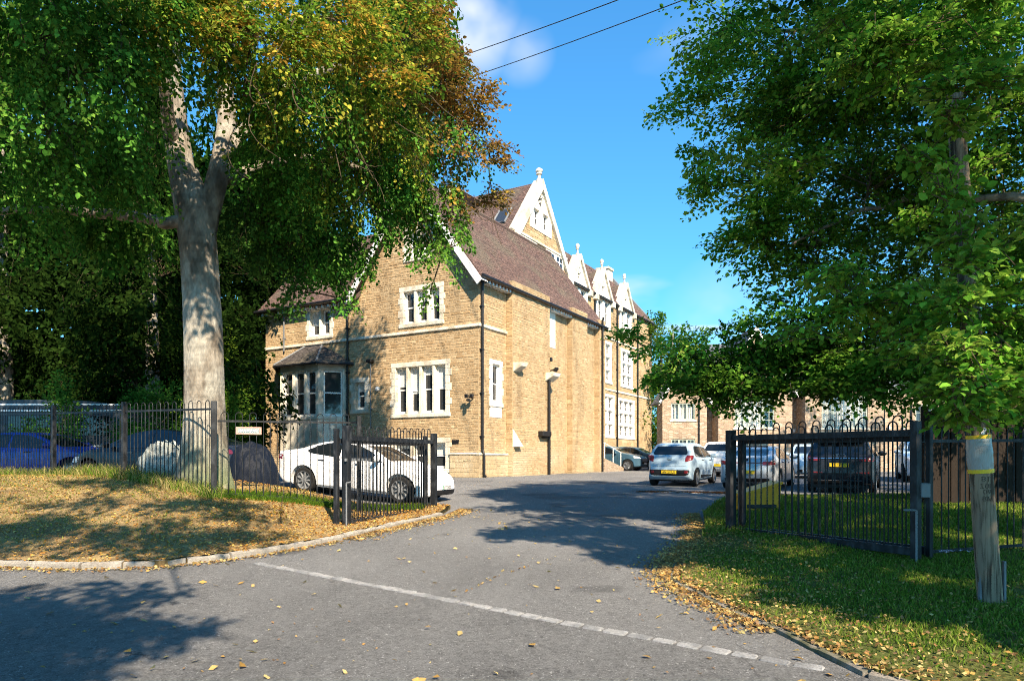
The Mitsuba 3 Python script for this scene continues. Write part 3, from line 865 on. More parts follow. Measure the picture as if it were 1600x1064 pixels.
part(house, 'bay_gutter', m, 'm_black', 30)
m = MB()
for a, b in ((ev[1], top0), (ev[2], top1), (top0, top1)): m.add(*tube(H(np.array([a, b]) + [0, 0, .03]), .055, 6))
part(house, 'bay_hip', m, 'm_lead', 30)

# ---- the main block behind: facade at x = -4, ridge at x = -8
MZ = 13.75
wins = []
U1, U2 = (22.75, 25.45, 7.35, 10.65), (27.4, 30.2, 7.35, 10.55)
L1, L2 = (22.2, 26.0, 3.1, 6.55), (26.75, 30.6, 3.1, 6.45)
TG = dict(c=13.4, half=3.95, base=14.2, apex=19.3)
main_poly = Polygon([(9.3, .3), (35.2, .3), (35.2, MZ), (17.35, MZ), (17.35, TG['base']), (13.4, TG['apex']), (9.45, TG['base']), (9.3, TG['base'])])
holes = [R(w[0], w[2], w[1], w[3]) for w in (U1, U2, L1, L2)]
DORM = [(19.2, 1.62), (23.65, 1.62), (28.45, 1.62)]
for c, hw in DORM: holes.append(R(c - hw + .18, 11.55, c + hw - .18, 14.5))
gh = R(12.1, 16.1, 14.7, 18.9); holes.append(gh)
mk = wall('main_wall', MAIN, main_poly, holes, n_parts=0, label='long sunlit stone wall of the main block', hmin=.17, hmax=.3, wmin=.25, wmax=.6)
for w, n in ((U1, 2), (U2, 2)): add_window(MAIN, w[0], w[1], w[2], w[3], n, 3, sw=.3, sash=False, depth=.16, quoin=False, transom=.16, mull=.2, dress='m_limewash', label='tall white stone window of two lights and three rows')
for w, n in ((L1, 3), (L2, 3)): add_window(MAIN, w[0], w[1], w[2], w[3], n, 3, sw=.3, sash=False, depth=.16, quoin=False, transom=.16, mull=.2, dress='m_limewash', label='big white stone window of three lights and three rows')
m = MB().add(*bb(MAIN, 13.6, 35.25, 6.82, 6.97, -.05, .08, .02)).add(*bb(MAIN, 13.6, 35.25, 10.86, 11.0, -.05, .08, .02)); part(house, 'string_course', m, 'm_dress', label='thin stone band across the main block')
pipe(MAIN, [(26.42, 13.6, .12), (26.42, .8, .12)], .06, label='black downpipe between the main block windows')
pipe(MAIN, [(31.2, 13.6, .12), (31.2, .8, .12)], .06, label='black downpipe right of the main block windows')
pipe(MAIN, [(21.9, 13.6, .12), (21.9, 11.2, .12)], .06, label='short black downpipe between two dormers')
part(house, 'gutter', MB().add(*tube(MAIN(np.array([[17.4, MZ + .02, .2], [35.3, MZ + .02, .2]])), .09, 8)), 'm_black', 30, label='lead gutter of the main block')


def quatrefoil(r): return Point(0, r).buffer(r * .82).union(Point(0, -r).buffer(r * .82)).union(Point(r * .78, 0).buffer(r * .78)).union(Point(-r * .78, 0).buffer(r * .78))


from shapely import affinity as aff


def white_gable(name, c, half, zb, zapex, win, qz, qr, label, coping=.3, d0=0.0, inner_half=None, inner_base=None):
    """A pointed gable of pale stone with a quatrefoil, coping and ball finial."""
    ih = inner_half or half
    ib = inner_base if inner_base is not None else zb
    zs = zapex - .4 - (zapex - .4 - zb) * ih / half
    body = Polygon([(c - ih, ib), (c + ih, ib), (c + ih, zs), (c, zapex - .4), (c - ih, zs)])
    q = aff.translate(aff.scale(quatrefoil(qr), .82, 1.25), c, qz)
    cut = body.difference(q)
    for w in win: cut = cut.difference(R(*w))
    k = part(house, name, extrude(cut, d0 - .35, d0 + .06).map(MAIN), 'm_limewash', label=label)
    qv, qf = flat_poly(q.buffer(.02)); part(k, 'quatrefoil_pane', (MAIN(np.column_stack([qv, np.full(len(qv), d0 - .12)])), qf), 'm_pane')
    ring = q.difference(aff.translate(aff.scale(quatrefoil(qr), .60, .98), c, qz)); part(k, 'quatrefoil_frame', extrude(ring, d0 - .11, d0 + .0).map(MAIN), 'm_limewash')
    for w in win:
        f = MB(); u0, z0, u1, z1 = w
        for (a, b) in ((u0, u0 + .05), (u1 - .05, u1), ((u0 + u1) / 2 - .02, (u0 + u1) / 2 + .02)): f.add(*bb(MAIN, a, b, z0, z1, d0 - .2, d0 - .1, 0))
        nb = max(2, int((z1 - z0) / .6))
        for i in range(nb + 1):
            z = z0 + .03 + (z1 - z0 - .06) * i / nb; f.add(*bb(MAIN, u0 + .05, u1 - .05, z - .025, z + .025, d0 - .2, d0 - .104, 0))
        part(k, 'casement', f, 'm_white')
        part(k, 'pane', MB().add(MAIN(np.array([[u0, z0, d0 - .16], [u1, z0, d0 - .16], [u1, z1, d0 - .16], [u0, z1, d0 - .16]])), [[0, 1, 2, 3]]), 'm_pane')
    m = MB()
    for sgn in (-1, 1):
        a, b = np.array([c + sgn * (half + .12), zb - .05]), np.array([c, zapex])
        t = (b - a) / np.linalg.norm(b - a); nn = np.array([-t[1], t[0]]) * sgn
        quad = np.array([a, b, b - np.array([0, coping * 1.6]), a + nn * coping])
        v = np.vstack([np.column_stack([quad, np.full(4, dd)]) for dd in (d0 - .5, d0 + .22)])
        m.add(MAIN(v), [[0, 1, 2, 3], [7, 6, 5, 4], [0, 4, 5, 1], [1, 5, 6, 2], [2, 6, 7, 3], [3, 7, 4, 0]])
        m.add(*bb(MAIN, c + sgn * (half + .05) - .28, c + sgn * (half + .05) + .28, zb - .55, zb - .04, d0 - .45, d0 + .3, .05))
    part(k, 'coping', m, 'm_dress')
    fin = MB(); p = MAIN(np.array([[c, zapex, d0 - .1]]))[0]; s = coping / .3
    rv, rf = revolve([(.17 * s, -.35), (.13 * s, 0), (.07 * s, .12), (.07 * s, .3), (.15 * s, .34), (.11 * s, .42), (.17 * s, .52), (.15 * s, .66), (.05 * s, .74), (0, .76)], 10)
    fin.add(rv + p, rf); part(k, 'finial', fin, 'm_dress', 40)
    return k


g = white_gable('tall_gable', 13.4, 3.95, 14.3, 19.35, [(12.4, 16.25, 13.15, 17.25), (13.65, 16.25, 14.4, 17.25)], 17.95, .33, 'tall pointed gable with a quatrefoil, two small windows and a ball finial', coping=.42, inner_half=1.45, inner_base=15.95)
m = MB().add(*bb(MAIN, 9.6, 17.2, 15.12, 15.28, -.1, .1, .02)); part(house, 'gable_band', m, 'm_dress')
for (a, b) in ((10.3, 11.2), (11.7, 12.6), (14.3, 15.2), (15.5, 16.4)):
    wk = part(house, 'gable_window', bb(MAIN, a - .25, b + .25, 14.2, 15.1, -.2, .06, .02), 'm_limewash', label='small square window under the band of the tall gable')
    f = MB().add(*bb(MAIN, a, b, 14.3, 14.98, .062, .075, 0)); part(wk, 'pane', f, 'm_pane')
    f = MB().add(*bb(MAIN, a - .05, a + .03, 14.3, 14.98, .062, .1, 0)).add(*bb(MAIN, b - .03, b + .05, 14.3, 14.98, .062, .1, 0)).add(*bb(MAIN, (a + b) / 2 - .03, (a + b) / 2 + .03, 14.3, 14.98, .077, .098, 0)).add(*bb(MAIN, a + .03, b - .03, 14.6, 14.66, .077, .096, 0)); part(wk, 'casement', f, 'm_white')
for i, (c, hw) in enumerate(DORM):
    white_gable('dormer_gable', c, hw, 13.9, 16.1, [(c - 1.1, 11.9, c - .2, 13.65), (c + .2, 11.9, c + 1.1, 13.65)], 14.55, .27, ['nearest white dormer gable rising behind the front roof', 'middle white dormer gable', 'farthest white dormer gable'][i], coping=.26, inner_half=hw - .18, inner_base=11.55, d0=.02)
# main roofs
slope('main_roof', (-3.75, 17.0, MZ), (-3.75, 35.3, MZ), (-8, 17.0, 18.45), (-8, 35.3, 18.45), tw=.25, gauge=.17, label='brown tiled roof behind the dormers')
slope('main_roof', (-12.3, 35.3, MZ), (-12.3, 9.0, MZ), (-8, 35.3, 18.45), (-8, 9.0, 18.45), tiles=False)
slope('cross_roof', (-4.35, 9.35, 14.2), (-15, 9.35, 14.2), (-4.35, 13.4, 19.2), (-15, 13.4, 19.2), tw=.22, gauge=.15, label='steep red brown roof running back from the tall gable')
slope('cross_roof', (-15, 17.45, 14.2), (-4.35, 17.45, 14.2), (-15, 13.4, 19.2), (-4.35, 13.4, 19.2), tw=.25, gauge=.17, label='far slope of the roof behind the tall gable')
part(house, 'rear_wall', MB().add(*box(-12, -11.6, 9.4, 35.2, .3, MZ)).add(*box(-12, -4.02, 34.8, 35.19, .3, MZ)).add(*box(-13.7, -13.3, .02, 8.5, .3, 9.4)).map(H), 'm_mortar')
part(house, 'rear_wall', MB().add(H(np.array([[-4.1, 35.18, MZ - .2], [-11.9, 35.18, MZ - .2], [-8, 35.18, 18.4]])), [[0, 1, 2]]), 'm_mortar')
for c, hw in DORM:
    for sgn in (-1, 1):
        slope('dormer_roof', (-4.3, c + sgn * (hw + .1), 13.95), (-7.6, c + sgn * (hw + .1), 13.95), (-4.3, c, 15.95), (-7.6, c, 15.95), tw=.25, gauge=.17, thick=.08)
m = MB()
for sgn in (1,):
    a, b = np.array([-3.6, 35.35, MZ - .1]), np.array([-8, 35.35, 18.75])
    v = np.array([a, b, b + [0, 0, -.5], a + [0, 0, -.45]]); v = np.vstack([v + [0, -.25, 0], v + [0, .15, 0]])
    m.add(H(v), [[0, 1, 2, 3], [7, 6, 5, 4], [0, 4, 5, 1], [1, 5, 6, 2], [2, 6, 7, 3], [3, 7, 4, 0]])
part(house, 'verge_coping', m, 'm_lead')
part(house, 'chimney', MB().add(*box(-8.6, -7.5, 33.3, 34.4, 17.5, 18.9)).add(*box(-8.7, -7.4, 33.2, 34.5, 18.902, 19.1)).map(H), 'm_dress', label='low stone chimney on the main ridge')
# roof light on the cross roof
nrm = np.array([0, -5.0, 4.05]); nrm /= np.linalg.norm(nrm)
def on_cross(u, t, up): return np.array([-u, 9.35 + 4.05 * t, 14.2 + 5.0 * t]) + nrm * up
q = [on_cross(6.0, .36, .09), on_cross(5.1, .36, .09), on_cross(5.1, .58, .09), on_cross(6.0, .58, .09)]
sk = part(house, 'roof_light', MB().add(*tube(H(np.array(q + q[:1])), .07, 4)), 'm_lead', label='roof light in the steep roof behind')
part(sk, 'pane', MB().add(H(np.array(q)), [[0, 1, 2, 3]]), 'm_pane')
# low brick wall by the far corner
lw = thing('garden_wall', 'low red brick ramp wall with a handrail at the end of the stone side wall', 'wall')
RAMP = plane((0.5, 0), (0, 1))
put(lw, extrude(Polygon([(13.2, .5), (16.3, .5), (16.3, .95), (13.2, 1.55)]), -.25, .0).map(RAMP), 'm_brick')
m = MB().add(*tube(RAMP(np.array([[13.3, 2.5, -.12], [16.2, 1.9, -.12]])), .03, 6))
for s in (13.4, 14.8, 16.1): m.add(*tube(RAMP(np.array([[s, 1.0, -.12], [s, 2.48 - (s - 13.3) * .207, -.12]])), .025, 6))
part(lw, 'handrail', m, 'm_white')
# ---------------------------------------------------------------- the newer brick house on the right (its front faces the photographer)
brick = thing('brick_house', 'pale brown brick house with slate roofs and sage green windows behind the car park', 'house')
BY = 42.0


def bplane(y): return lambda v: np.column_stack([np.asarray(v, float)[:, 0], y - np.asarray(v, float)[:, 2], np.asarray(v, float)[:, 1]])


def bwall(poly, y, holes=(), label=None, th=.35):
    for h in holes: poly = poly.difference(h)
    return part(brick, 'wall', extrude(poly, -th, 0).map(bplane(y)), 'm_brick', label=label)


def bwindow(y, x0, x1, z0, z1, cols, rows, curtain=None, label=None, mulls=()):
    W = bplane(y)
    s = MB(); s.add(*bb(W, x0 - .1, x1 + .1, z0 - .12, z0, -.2, .06, .02))
    k = part(brick, 'window', s, 'm_dress', label=label)
    f = MB()
    for a, b in ((x0, x0 + .07), (x1 - .07, x1)): f.add(*bb(W, a, b, z0, z1, -.14, -.05, 0))
    for a, b in ((z0, z0 + .07), (z1 - .07, z1)): f.add(*bb(W, x0 + .07, x1 - .07, a, b, -.14, -.052, 0))
    for m in mulls: f.add(*bb(W, m - .05, m + .05, z0 + .07, z1 - .07, -.14, -.048, 0))
    for i in range(1, cols):
        c = x0 + (x1 - x0) * i / cols; f.add(*bb(W, c - .015, c + .015, z0 + .07, z1 - .07, -.12, -.06, 0))
    for j in range(1, rows):
        c = z0 + (z1 - z0) * j / rows; f.add(*bb(W, x0 + .07, x1 - .07, c - .015, c + .015, -.12, -.064, 0))
    part(k, 'frame', f, 'm_sage')
    g = np.array([[x0 + .03, z0 + .03, -.1], [x1 - .03, z0 + .03, -.1], [x1 - .03, z1 - .03, -.1], [x0 + .03, z1 - .03, -.1]])
    if curtain is None:
        part(k, 'pane', MB().add(W(g), [[0, 1, 2, 3]]), 'm_pane')
    else:
        scene.setdefault('m_clear', {'type': 'thindielectric', 'int_ior': 1.5})
        part(k, 'pane', MB().add(W(g), [[0, 1, 2, 3]]), 'm_clear')
        for (a, b) in curtain:
            us = np.linspace(a, b, 60); ph = RS.uniform(0, 6)
            d = -.28 + .05 * np.sin(us * 16 + ph) + .03 * np.sin(us * 41 + ph)
            V = np.vstack([np.column_stack([us, np.full(60, zz), d + (.02 if zz > z0 else 0)]) for zz in (z0 + .02, z1 - .02)])
            i = np.arange(59)
            part(k, 'curtain', MB().add(W(V), np.column_stack([i, i + 1, i + 61, i + 60])), 'm_curtain', True)
        part(k, 'room', MB().add(W(np.array([[x0 - .1, z0 - .1, -.9], [x1 + .1, z0 - .1, -.9], [x1 + .1, z1 + .1, -.9], [x0 - .1, z1 + .1, -.9], [x0 - .1, z0 - .1, -.36], [x1 + .1, z0 - .1, -.36], [x1 + .1, z1 + .1, -.36], [x0 - .1, z1 + .1, -.36]])), [[0, 1, 2, 3], [0, 4, 5, 1], [3, 2, 6, 7], [0, 3, 7, 4], [1, 5, 6, 2]]), 'm_darkwood')
    return k


def gable_front(x0, x1, ze, za, y): return Polygon([(x0, .3), (x1, .3), (x1, ze), ((x0 + x1) / 2, za), (x0, ze)])


wa = (9.8, 3.92, 11.27, 4.95); wa2 = (9.8, 1.4, 11.27, 2.74)
wb = (13.7, 3.42, 16.15, 5.35); wc = (19.07, 3.42, 21.9, 5.35); wc2 = (19.4, 1.1, 21.6, 2.6); wb2 = (14.2, .9, 15.8, 2.65)
bwall(gable_front(9.26, 12.0, 5.35, 7.4, BY), BY, [R(*wa), R(*wa2)], 'gabled brick bay nearest the stone house')
bwall(R(12.0, .3, 12.72, 5.4), BY + 1.3)
bwall(gable_front(12.7, 17.25, 5.9, 9.6, BY), BY, [R(*wb), R(*wb2)], 'middle gabled brick bay')
bwall(R(17.25, .3, 18.05, 5.6), BY + 1.3)
bwall(gable_front(18.05, 22.9, 5.9, 9.6, BY), BY, [R(*wc), R(*wc2)], 'third gabled brick bay behind the black car')
bwall(R(22.9, .3, 31, 5.6), BY + .6, [R(25.2, 3.4, 26.6, 4.9)])
for x, ya, yb in ((9.26, BY + .35, BY + 1.6), (12.0, BY + .35, BY + 1.3), (12.7, BY + .35, BY + 1.3), (17.25, BY + .35, BY + 1.3), (18.05, BY + .35, BY + 1.3), (22.9, BY + .35, BY + .6)):
    part(brick, 'side_wall', MB().add(*box(x - (.34 if x in (12.0, 17.25, 22.9) else .0), x + (.0 if x in (12.0, 17.25, 22.9) else .34), ya, yb, .3, 5.35)), 'm_brick')
bwindow(BY, *[wa[i] for i in (0, 2, 1, 3)], 6, 1, label='upper window of the nearest brick bay with three casements', mulls=(10.29, 10.78), curtain=[(9.85, 11.2)])
bwindow(BY, *[wa2[i] for i in (0, 2, 1, 3)], 6, 2, label='lower window of the nearest brick bay', mulls=(10.29, 10.78))
bwindow(BY, *[wb[i] for i in (0, 2, 1, 3)], 8, 4, [(13.75, 15.4)], 'wide sage green window with pale curtains in the middle bay', mulls=(14.3, 15.45))
bwindow(BY, *[wc[i] for i in (0, 2, 1, 3)], 9, 4, [(19.1, 20.4), (20.45, 21.85)], 'wide window with drawn white curtains in the third bay', mulls=(19.8, 21.2))
bwindow(BY, *[wb2[i] for i in (0, 2, 1, 3)], 4, 3); bwindow(BY, *[wc2[i] for i in (0, 2, 1, 3)], 6, 3)
bwindow(BY + .6, 25.2, 26.6, 3.4, 4.9, 4, 3)
I3 = lambda v: np.asarray(v, float)


def broof(x0, x1, ze, za, y, depth=8, lab=None):
    xm = (x0 + x1) / 2; ov = .28
    dz = (za - ze) / (xm - x0) * ov
    for sgn, xe in ((-1, x0 - ov), (1, x1 + ov)):
        a, b = (xe, y - .25, ze - dz + .05), (xe, y + depth, ze - dz + .05)
        slope('roof', a, b, (xm, y - .25, za + .05), (xm, y + depth, za + .05), tiles=False, owner=brick, parent_fn=I3, matname='m_slate', label=lab)
        P = np.array([[xe, y - .3, ze - dz + .06], [xm, y - .3, za + .06], [xm, y - .3, za - .22], [xe, y - .3, ze - dz - .16]]); P = np.vstack([P, P + [0, .05, 0]])
        part(brick, 'bargeboard', MB().add(P, [[0, 1, 2, 3], [7, 6, 5, 4], [0, 4, 5, 1], [2, 6, 7, 3], [0, 3, 7, 4], [1, 5, 6, 2]]), 'm_white')


broof(9.26, 12.0, 5.35, 7.4, BY, 2.2, 'slate slope of the nearest brick gable'); broof(12.7, 17.25, 5.9, 9.6, BY); broof(18.05, 22.9, 5.9, 9.6, BY)
slope('main_roof', (11.6, BY + 1.2, 5.4), (31, BY + 1.2, 5.4), (13.4, BY + 5, 9.4), (31, BY + 5, 9.4), tiles=False, owner=brick, parent_fn=I3, matname='m_slate', label='long slate roof behind the brick gables')
slope('main_roof', (11.6, BY + 8.8, 5.4), (11.6, BY + 1.2, 5.4), (13.4, BY + 5.1, 9.4), (13.4, BY + 5, 9.4), tiles=False, owner=brick, parent_fn=I3, matname='m_slate')
part(brick, 'side_wall', MB().add(*box(12.05, 12.4, BY + 1.7, BY + 8.6, .3, 5.4)), 'm_brick')
for x in (11.5, 23.2, 24.9): part(brick, 'downpipe', MB().add(*tube([[x, BY - .08 if x < 20 else BY + .52, .7], [x, BY - .08 if x < 20 else BY + .52, 5.2]], .045, 8)), 'm_black', 30)
part(brick, 'sign_board', MB().add(*cbox(17.35, 17.95, BY + 1.2, BY + 1.29, 3.2, 3.4, .01)), 'm_white')
m = MB()
for x in (23.4, 24.3): m.add(*cbox(x, x + .18, BY + .45, BY + .59, 3.35, 3.55, .03))
part(brick, 'wall_lamp', m, 'm_white')
# ---------------------------------------------------------------- railings, gates, timber fence
def hoop_mesh(p, q, zb0, zb1, ztop, r=0.0085, n=9):
    """An upturned U: two uprights at p and q (x, y) from the ground to ztop."""
    p, q = np.asarray(p, float), np.asarray(q, float); c = (p + q) / 2; R_ = np.linalg.norm(q - p) / 2
    pts = [[*p, zb0]] + [[*(c + (p - c) * math.cos(a)), ztop - R_ + R_ * math.sin(a)] for a in np.linspace(0, math.pi, n)] + [[*q, zb1]]
    return tube(pts, r, 6)


def hpost(p, w, z0, z1, ang):
    v, f = cbox(-w / 2, w / 2, -w / 2, w / 2, z0, z1, .006)
    ca, sa = math.cos(ang), math.sin(ang)
    return np.column_stack([p[0] + v[:, 0] * ca - v[:, 1] * sa, p[1] + v[:, 0] * sa + v[:, 1] * ca, v[:, 2]]), f


def flat_bar(a, b, za, zb, w=.012, h=.04):
    a, b = np.asarray(a, float), np.asarray(b, float); t = (b - a) / np.linalg.norm(b - a); n = np.array([-t[1], t[0]]) * w / 2
    P = np.array([[*(a - n), za - h / 2], [*(a + n), za - h / 2], [*(a - n), za + h / 2], [*(a + n), za + h / 2], [*(b - n), zb - h / 2], [*(b + n), zb - h / 2], [*(b - n), zb + h / 2], [*(b + n), zb + h / 2]])
    return P, np.array([[0, 1, 3, 2], [4, 6, 7, 5], [0, 4, 5, 1], [2, 3, 7, 6], [0, 2, 6, 4], [1, 5, 7, 3]])


def railing(label, pts, ztops, posts, post_top, post_w=.085, pitch=.25, name='railing', hoop_r=.0085, bottom=True, ext=None):
    k = thing(name, label, 'railing')
    for a, b, (za, zb) in zip(pts[:-1], pts[1:], ztops):
        a, b = np.asarray(a, float), np.asarray(b, float); L = np.linalg.norm(b - a); t = (b - a) / L
        n = int(L / pitch)
        for i in range(n):
            s = (i + .5) * L / n; w = .0625
            p, q = a + t * (s - w), a + t * (s + w); zt = za + (zb - za) * s / L
            part(k, 'hoop', hoop_mesh(p, q, gz(*p) + .02, gz(*q) + .02, zt + RS.uniform(-.004, .004), hoop_r), 'm_rail', 40)
        part(k, 'rail', flat_bar(a, b, za - .17, zb - .17), 'm_rail')
        if bottom:
            m = max(2, int(L / 1.2)); MBb = MB()
            for i in range(m):
                c, d = a + t * L * i / m, a + t * L * (i + 1) / m
                MBb.add(*flat_bar(c, d, gz(*c) + .07, gz(*d) + .07))
            part(k, 'rail', MBb, 'm_rail')
    for p, w, top in posts:
        d = np.asarray(pts[1]) - np.asarray(pts[0])
        part(k, 'post', hpost(p, w, gz(*p) - .15, top, math.atan2(d[1], d[0])), 'm_rail')
    return k


P0, P1 = np.array([-5.70, 13.05]), np.array([-3.30, 14.15])
P3 = np.array([-13.9, 17.75])
t = (P3 - P0) / np.linalg.norm(P3 - P0)
pa, pb = P0 + t * 2.95, P0 + t * 5.75
LR1 = railing('black bow top railing at the left, running back past the covered vehicle', [P0 + t * .06, pa - t * .05, pb - t * .05, P3], [(2.70, 2.75), (2.75, 2.80), (2.8, 2.88)], [(pa, .08, 2.78), (pb, .08, 2.83)], None)
d2 = (P1 - P0) / np.linalg.norm(P1 - P0)
LR2 = railing('bow top railing with the small house sign, between the beech and the open gate', [P0 + d2 * .06, P1 - d2 * .02], [(2.47, 2.49)], [(P0, .105, 2.68), (np.array([-3.13, 13.95]), .085, 2.45)], None)
part(LR2, 'rail', flat_bar(P1 - d2 * .05, (-3.13, 13.95), 2.32, 2.32), 'm_rail')
# the house sign
sg = thing('house_sign', 'small weathered pink framed name plate BRANKSOME wired to the railing', 'sign')
u = np.array([d2[0], d2[1]]); nrm = np.array([d2[1], -d2[0]])
sc = P0 + d2 * .62 + nrm * .02


def sgn_map(v): v = np.asarray(v, float); return np.column_stack([sc[0] + v[:, 0] * u[0] + v[:, 2] * nrm[0], sc[1] + v[:, 0] * u[1] + v[:, 2] * nrm[1], 2.12 + v[:, 1]])


mat('m_sign_pink', (0.50, 0.30, 0.24), .6); mat('m_sign_blue', (0.10, 0.16, 0.18), .5)
v, f = cbox(-.235, .235, -.075, .075, 0, .02, .006); put(sg, (sgn_map(v), f), 'm_sign_pink')
v, f = cbox(-.195, .195, -.048, .048, .0205, .026, .003); part(sg, 'name_panel', (sgn_map(v), f), 'm_sign_blue')
rim = MB()
for a, b, c, d in ((-.185, .185, .036, .041), (-.185, .185, -.041, -.036), (-.185, -.18, -.036, .036), (.18, .185, -.036, .036)): rim.add(*box(a, b, c, d, .0262, .0285))
part(sg, 'border', rim.map(sgn_map), 'm_white')
tm = meshkit.text_mesh('BRANKSOME', .042, .003, bold=True); tv = np.array(tm.vertices); tv[:, 0] -= (tv[:, 0].max() + tv[:, 0].min()) / 2; tv[:, 0] *= .33 / np.ptp(tv[:, 0]); tv[:, 1] -= .021; tv[:, 2] += .0265
part(sg, 'lettering', (sgn_map(tv), tm.faces), 'm_white')


def gate(label, A, B, zb, zt, hoop_top, zA, zB, off, off_drop, stA=.12, stB=.12, name='gate'):
    """A folded gate: two leaves of hooped bars close together. A -> B along the leaf; off = offset of the folded second leaf."""
    k = thing(name, label, 'gate')
    A, B = np.asarray(A, float), np.asarray(B, float); L = np.linalg.norm(B - A); t = (B - A) / L; ang = math.atan2(t[1], t[0])
    for which, (o, drop) in enumerate(((np.zeros(2), 0), (np.asarray(off), off_drop))):
        a, b = A + o, B + o
        n = int(L / .27)
        for i in range(n):
            s = .12 + (i + .5) * (L - .24) / n; w = .066
            zl = lambda s_: zb[0] + (zb[1] - zb[0]) * s_ / L
            hp = hoop_top[0] + (hoop_top[1] - hoop_top[0]) * s / L - drop
            part(k, 'hoop', hoop_mesh(a + t * (s - w), a + t * (s + w), zl(s) + .04, zl(s) + .04, hp, .0095), 'm_rail', 40)
        part(k, 'top_rail', flat_bar(a + t * .06, b - t * .06, zt[0] - drop, zt[1] - drop, .05, .085), 'm_rail')
        part(k, 'bottom_rail', flat_bar(a + t * .06, b - t * .06, zb[0], zb[1], .05, .1), 'm_rail')
        for p, ztop, zg, stile in ((a, zA[1], zA[0], stA), (b, zB[1], zB[0], stB)):
            part(k, 'stile', hpost(p, stile if which == 0 else stile * .7, zg, ztop - drop, ang), 'm_rail')
    return k, t


LG, tl = gate('left gate folded open along the leafy edge of the driveway', (-2.95, 12.2), (-1.76, 15.4), (.42, .42), (1.95, 1.95), (2.17, 2.24), (.34, 2.17), (.33, 2.14), (-.21, .08), .05, .12, .11)
m = MB().add(*flat_bar((-2.95, 12.08), (-2.74, 13.2), 1.56, 1.56, .03, .05)).add(*tube([[-2.93, 12.07, 1.15], [-2.93, 12.07, .3]], .014, 6)).add(*tube([[-2.93, 12.07, 1.15], [-2.85, 12.05, 1.17]], .014, 6))
part(LG, 'drop_bolt', m, 'm_lead', label='steel latch bar and drop bolt of the left gate')
RG, tr = gate('right gate folded open in the shade, black against the parked cars', (3.72, 11.6), (5.06, 8.55), (.38, .42), (1.93, 1.91), (2.14, 2.14), (.26, 2.06), (.2, 2.06), (.23, .1), .06, .13, .095)
m = MB().add(*tube([[4.99, 8.42, .95], [4.99, 8.42, .2]], .013, 6)).add(*tube([[4.99, 8.42, .95], [4.86, 8.47, .95]], .013, 6)).add(*cbox(5.1, 5.22, 8.5, 8.6, 1.1, 1.28, .01))
part(RG, 'drop_bolt', m, 'm_lead', label='steel drop bolt and lock box of the right gate')
hd = np.array([1.0, .34]); hd /= np.linalg.norm(hd); Q0 = np.array([5.22, 8.75])
RR = railing('black bow top railing running right from the right gate behind the pole', [Q0, Q0 + hd * 3.0, Q0 + hd * 6.2], [(1.98, 2.02), (2.02, 2.06)], [(Q0 - hd * .03, .07, 2.05), (Q0 + hd * 3.0, .07, 2.0), (Q0 + hd * 6.2, .07, 2.05)], None, pitch=.30)

# close-boarded timber fence behind
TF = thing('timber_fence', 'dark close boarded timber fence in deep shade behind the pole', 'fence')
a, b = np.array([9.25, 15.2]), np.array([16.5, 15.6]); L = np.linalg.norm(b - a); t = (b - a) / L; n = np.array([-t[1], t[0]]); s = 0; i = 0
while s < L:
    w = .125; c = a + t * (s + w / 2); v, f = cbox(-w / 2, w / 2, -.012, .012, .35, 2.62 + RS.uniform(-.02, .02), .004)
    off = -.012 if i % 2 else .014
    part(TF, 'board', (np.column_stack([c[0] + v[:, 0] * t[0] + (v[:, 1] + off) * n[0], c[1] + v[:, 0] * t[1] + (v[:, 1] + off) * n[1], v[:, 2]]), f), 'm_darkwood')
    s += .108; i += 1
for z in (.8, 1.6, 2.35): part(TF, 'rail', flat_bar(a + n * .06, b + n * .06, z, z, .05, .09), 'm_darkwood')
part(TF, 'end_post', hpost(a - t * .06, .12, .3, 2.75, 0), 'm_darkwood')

# ---------------------------------------------------------------- the wooden pole
pole = thing('telegraph_pole', 'weathered leaning wooden pole with a wrapped notice between two yellow bands', 'pole')
pb, pt = np.array([4.57, 6.5, .02]), np.array([4.175, 6.44, 5.02])


def pole_at(s): return pb + (pt - pb) * s


ss = np.linspace(0, 1, 40); rr = .106 - .036 * ss
put(pole, tube([pole_at(s) - [0, 0, .15 if s == 0 else 0] for s in ss], rr, 26), 'm_pole', 40)


def on_pole(z): return (z - pb[2]) / (pt[2] - pb[2])


def band(z0, z1, extra, matname, name, label=None, bulge=0.0, n=2):
    zz = np.linspace(z0, z1, n); s = on_pole(zz)
    rad = (.106 - .036 * s) + extra + bulge * np.sin(np.linspace(0, math.pi, n))
    v, f = tube([pole_at(x) for x in s], rad, 30, False)
    if bulge:
        nn = meshkit.fbm(v * 22, 3, 2) - .5; ctr = np.repeat(np.array([pole_at(x) for x in s]), 30, axis=0); v = ctr + (v - ctr) * (1 + .09 * nn[:, None])
    return part(pole, name, (v, f), matname, True if bulge else 30, label=label)


band(1.78, 1.815, .011, 'm_band', 'yellow_band', 'upper yellow band round the pole'); band(1.455, 1.492, .011, 'm_band', 'yellow_band', 'lower yellow band round the pole')
band(1.48, 1.795, .007, 'm_bag', 'wrapped_notice', 'paper notice in clear plastic wrapped round the pole', .005, 16)
# black lines of print on the notice
m = MB()
for i, (w, z) in enumerate(((.07, 1.745), (.10, 1.71), (.10, 1.695), (.09, 1.68), (.10, 1.665), (.06, 1.65))):
    c = pole_at(on_pole(z)); r_ = .118
    aa = np.linspace(-.5, .5, 9) * w / r_ - .25
    V = np.vstack([[c[0] + (r_ + .007) * np.sin(x), c[1] - (r_ + .007) * np.cos(x), z + dz] for dz in (-.002, .002) for x in aa]); j = np.arange(8)
    m.add(V, np.column_stack([j, j + 1, j + 10, j + 9]))
mat('m_print', (.25, .25, .25), .7); part(pole, 'print', m, 'm_print')


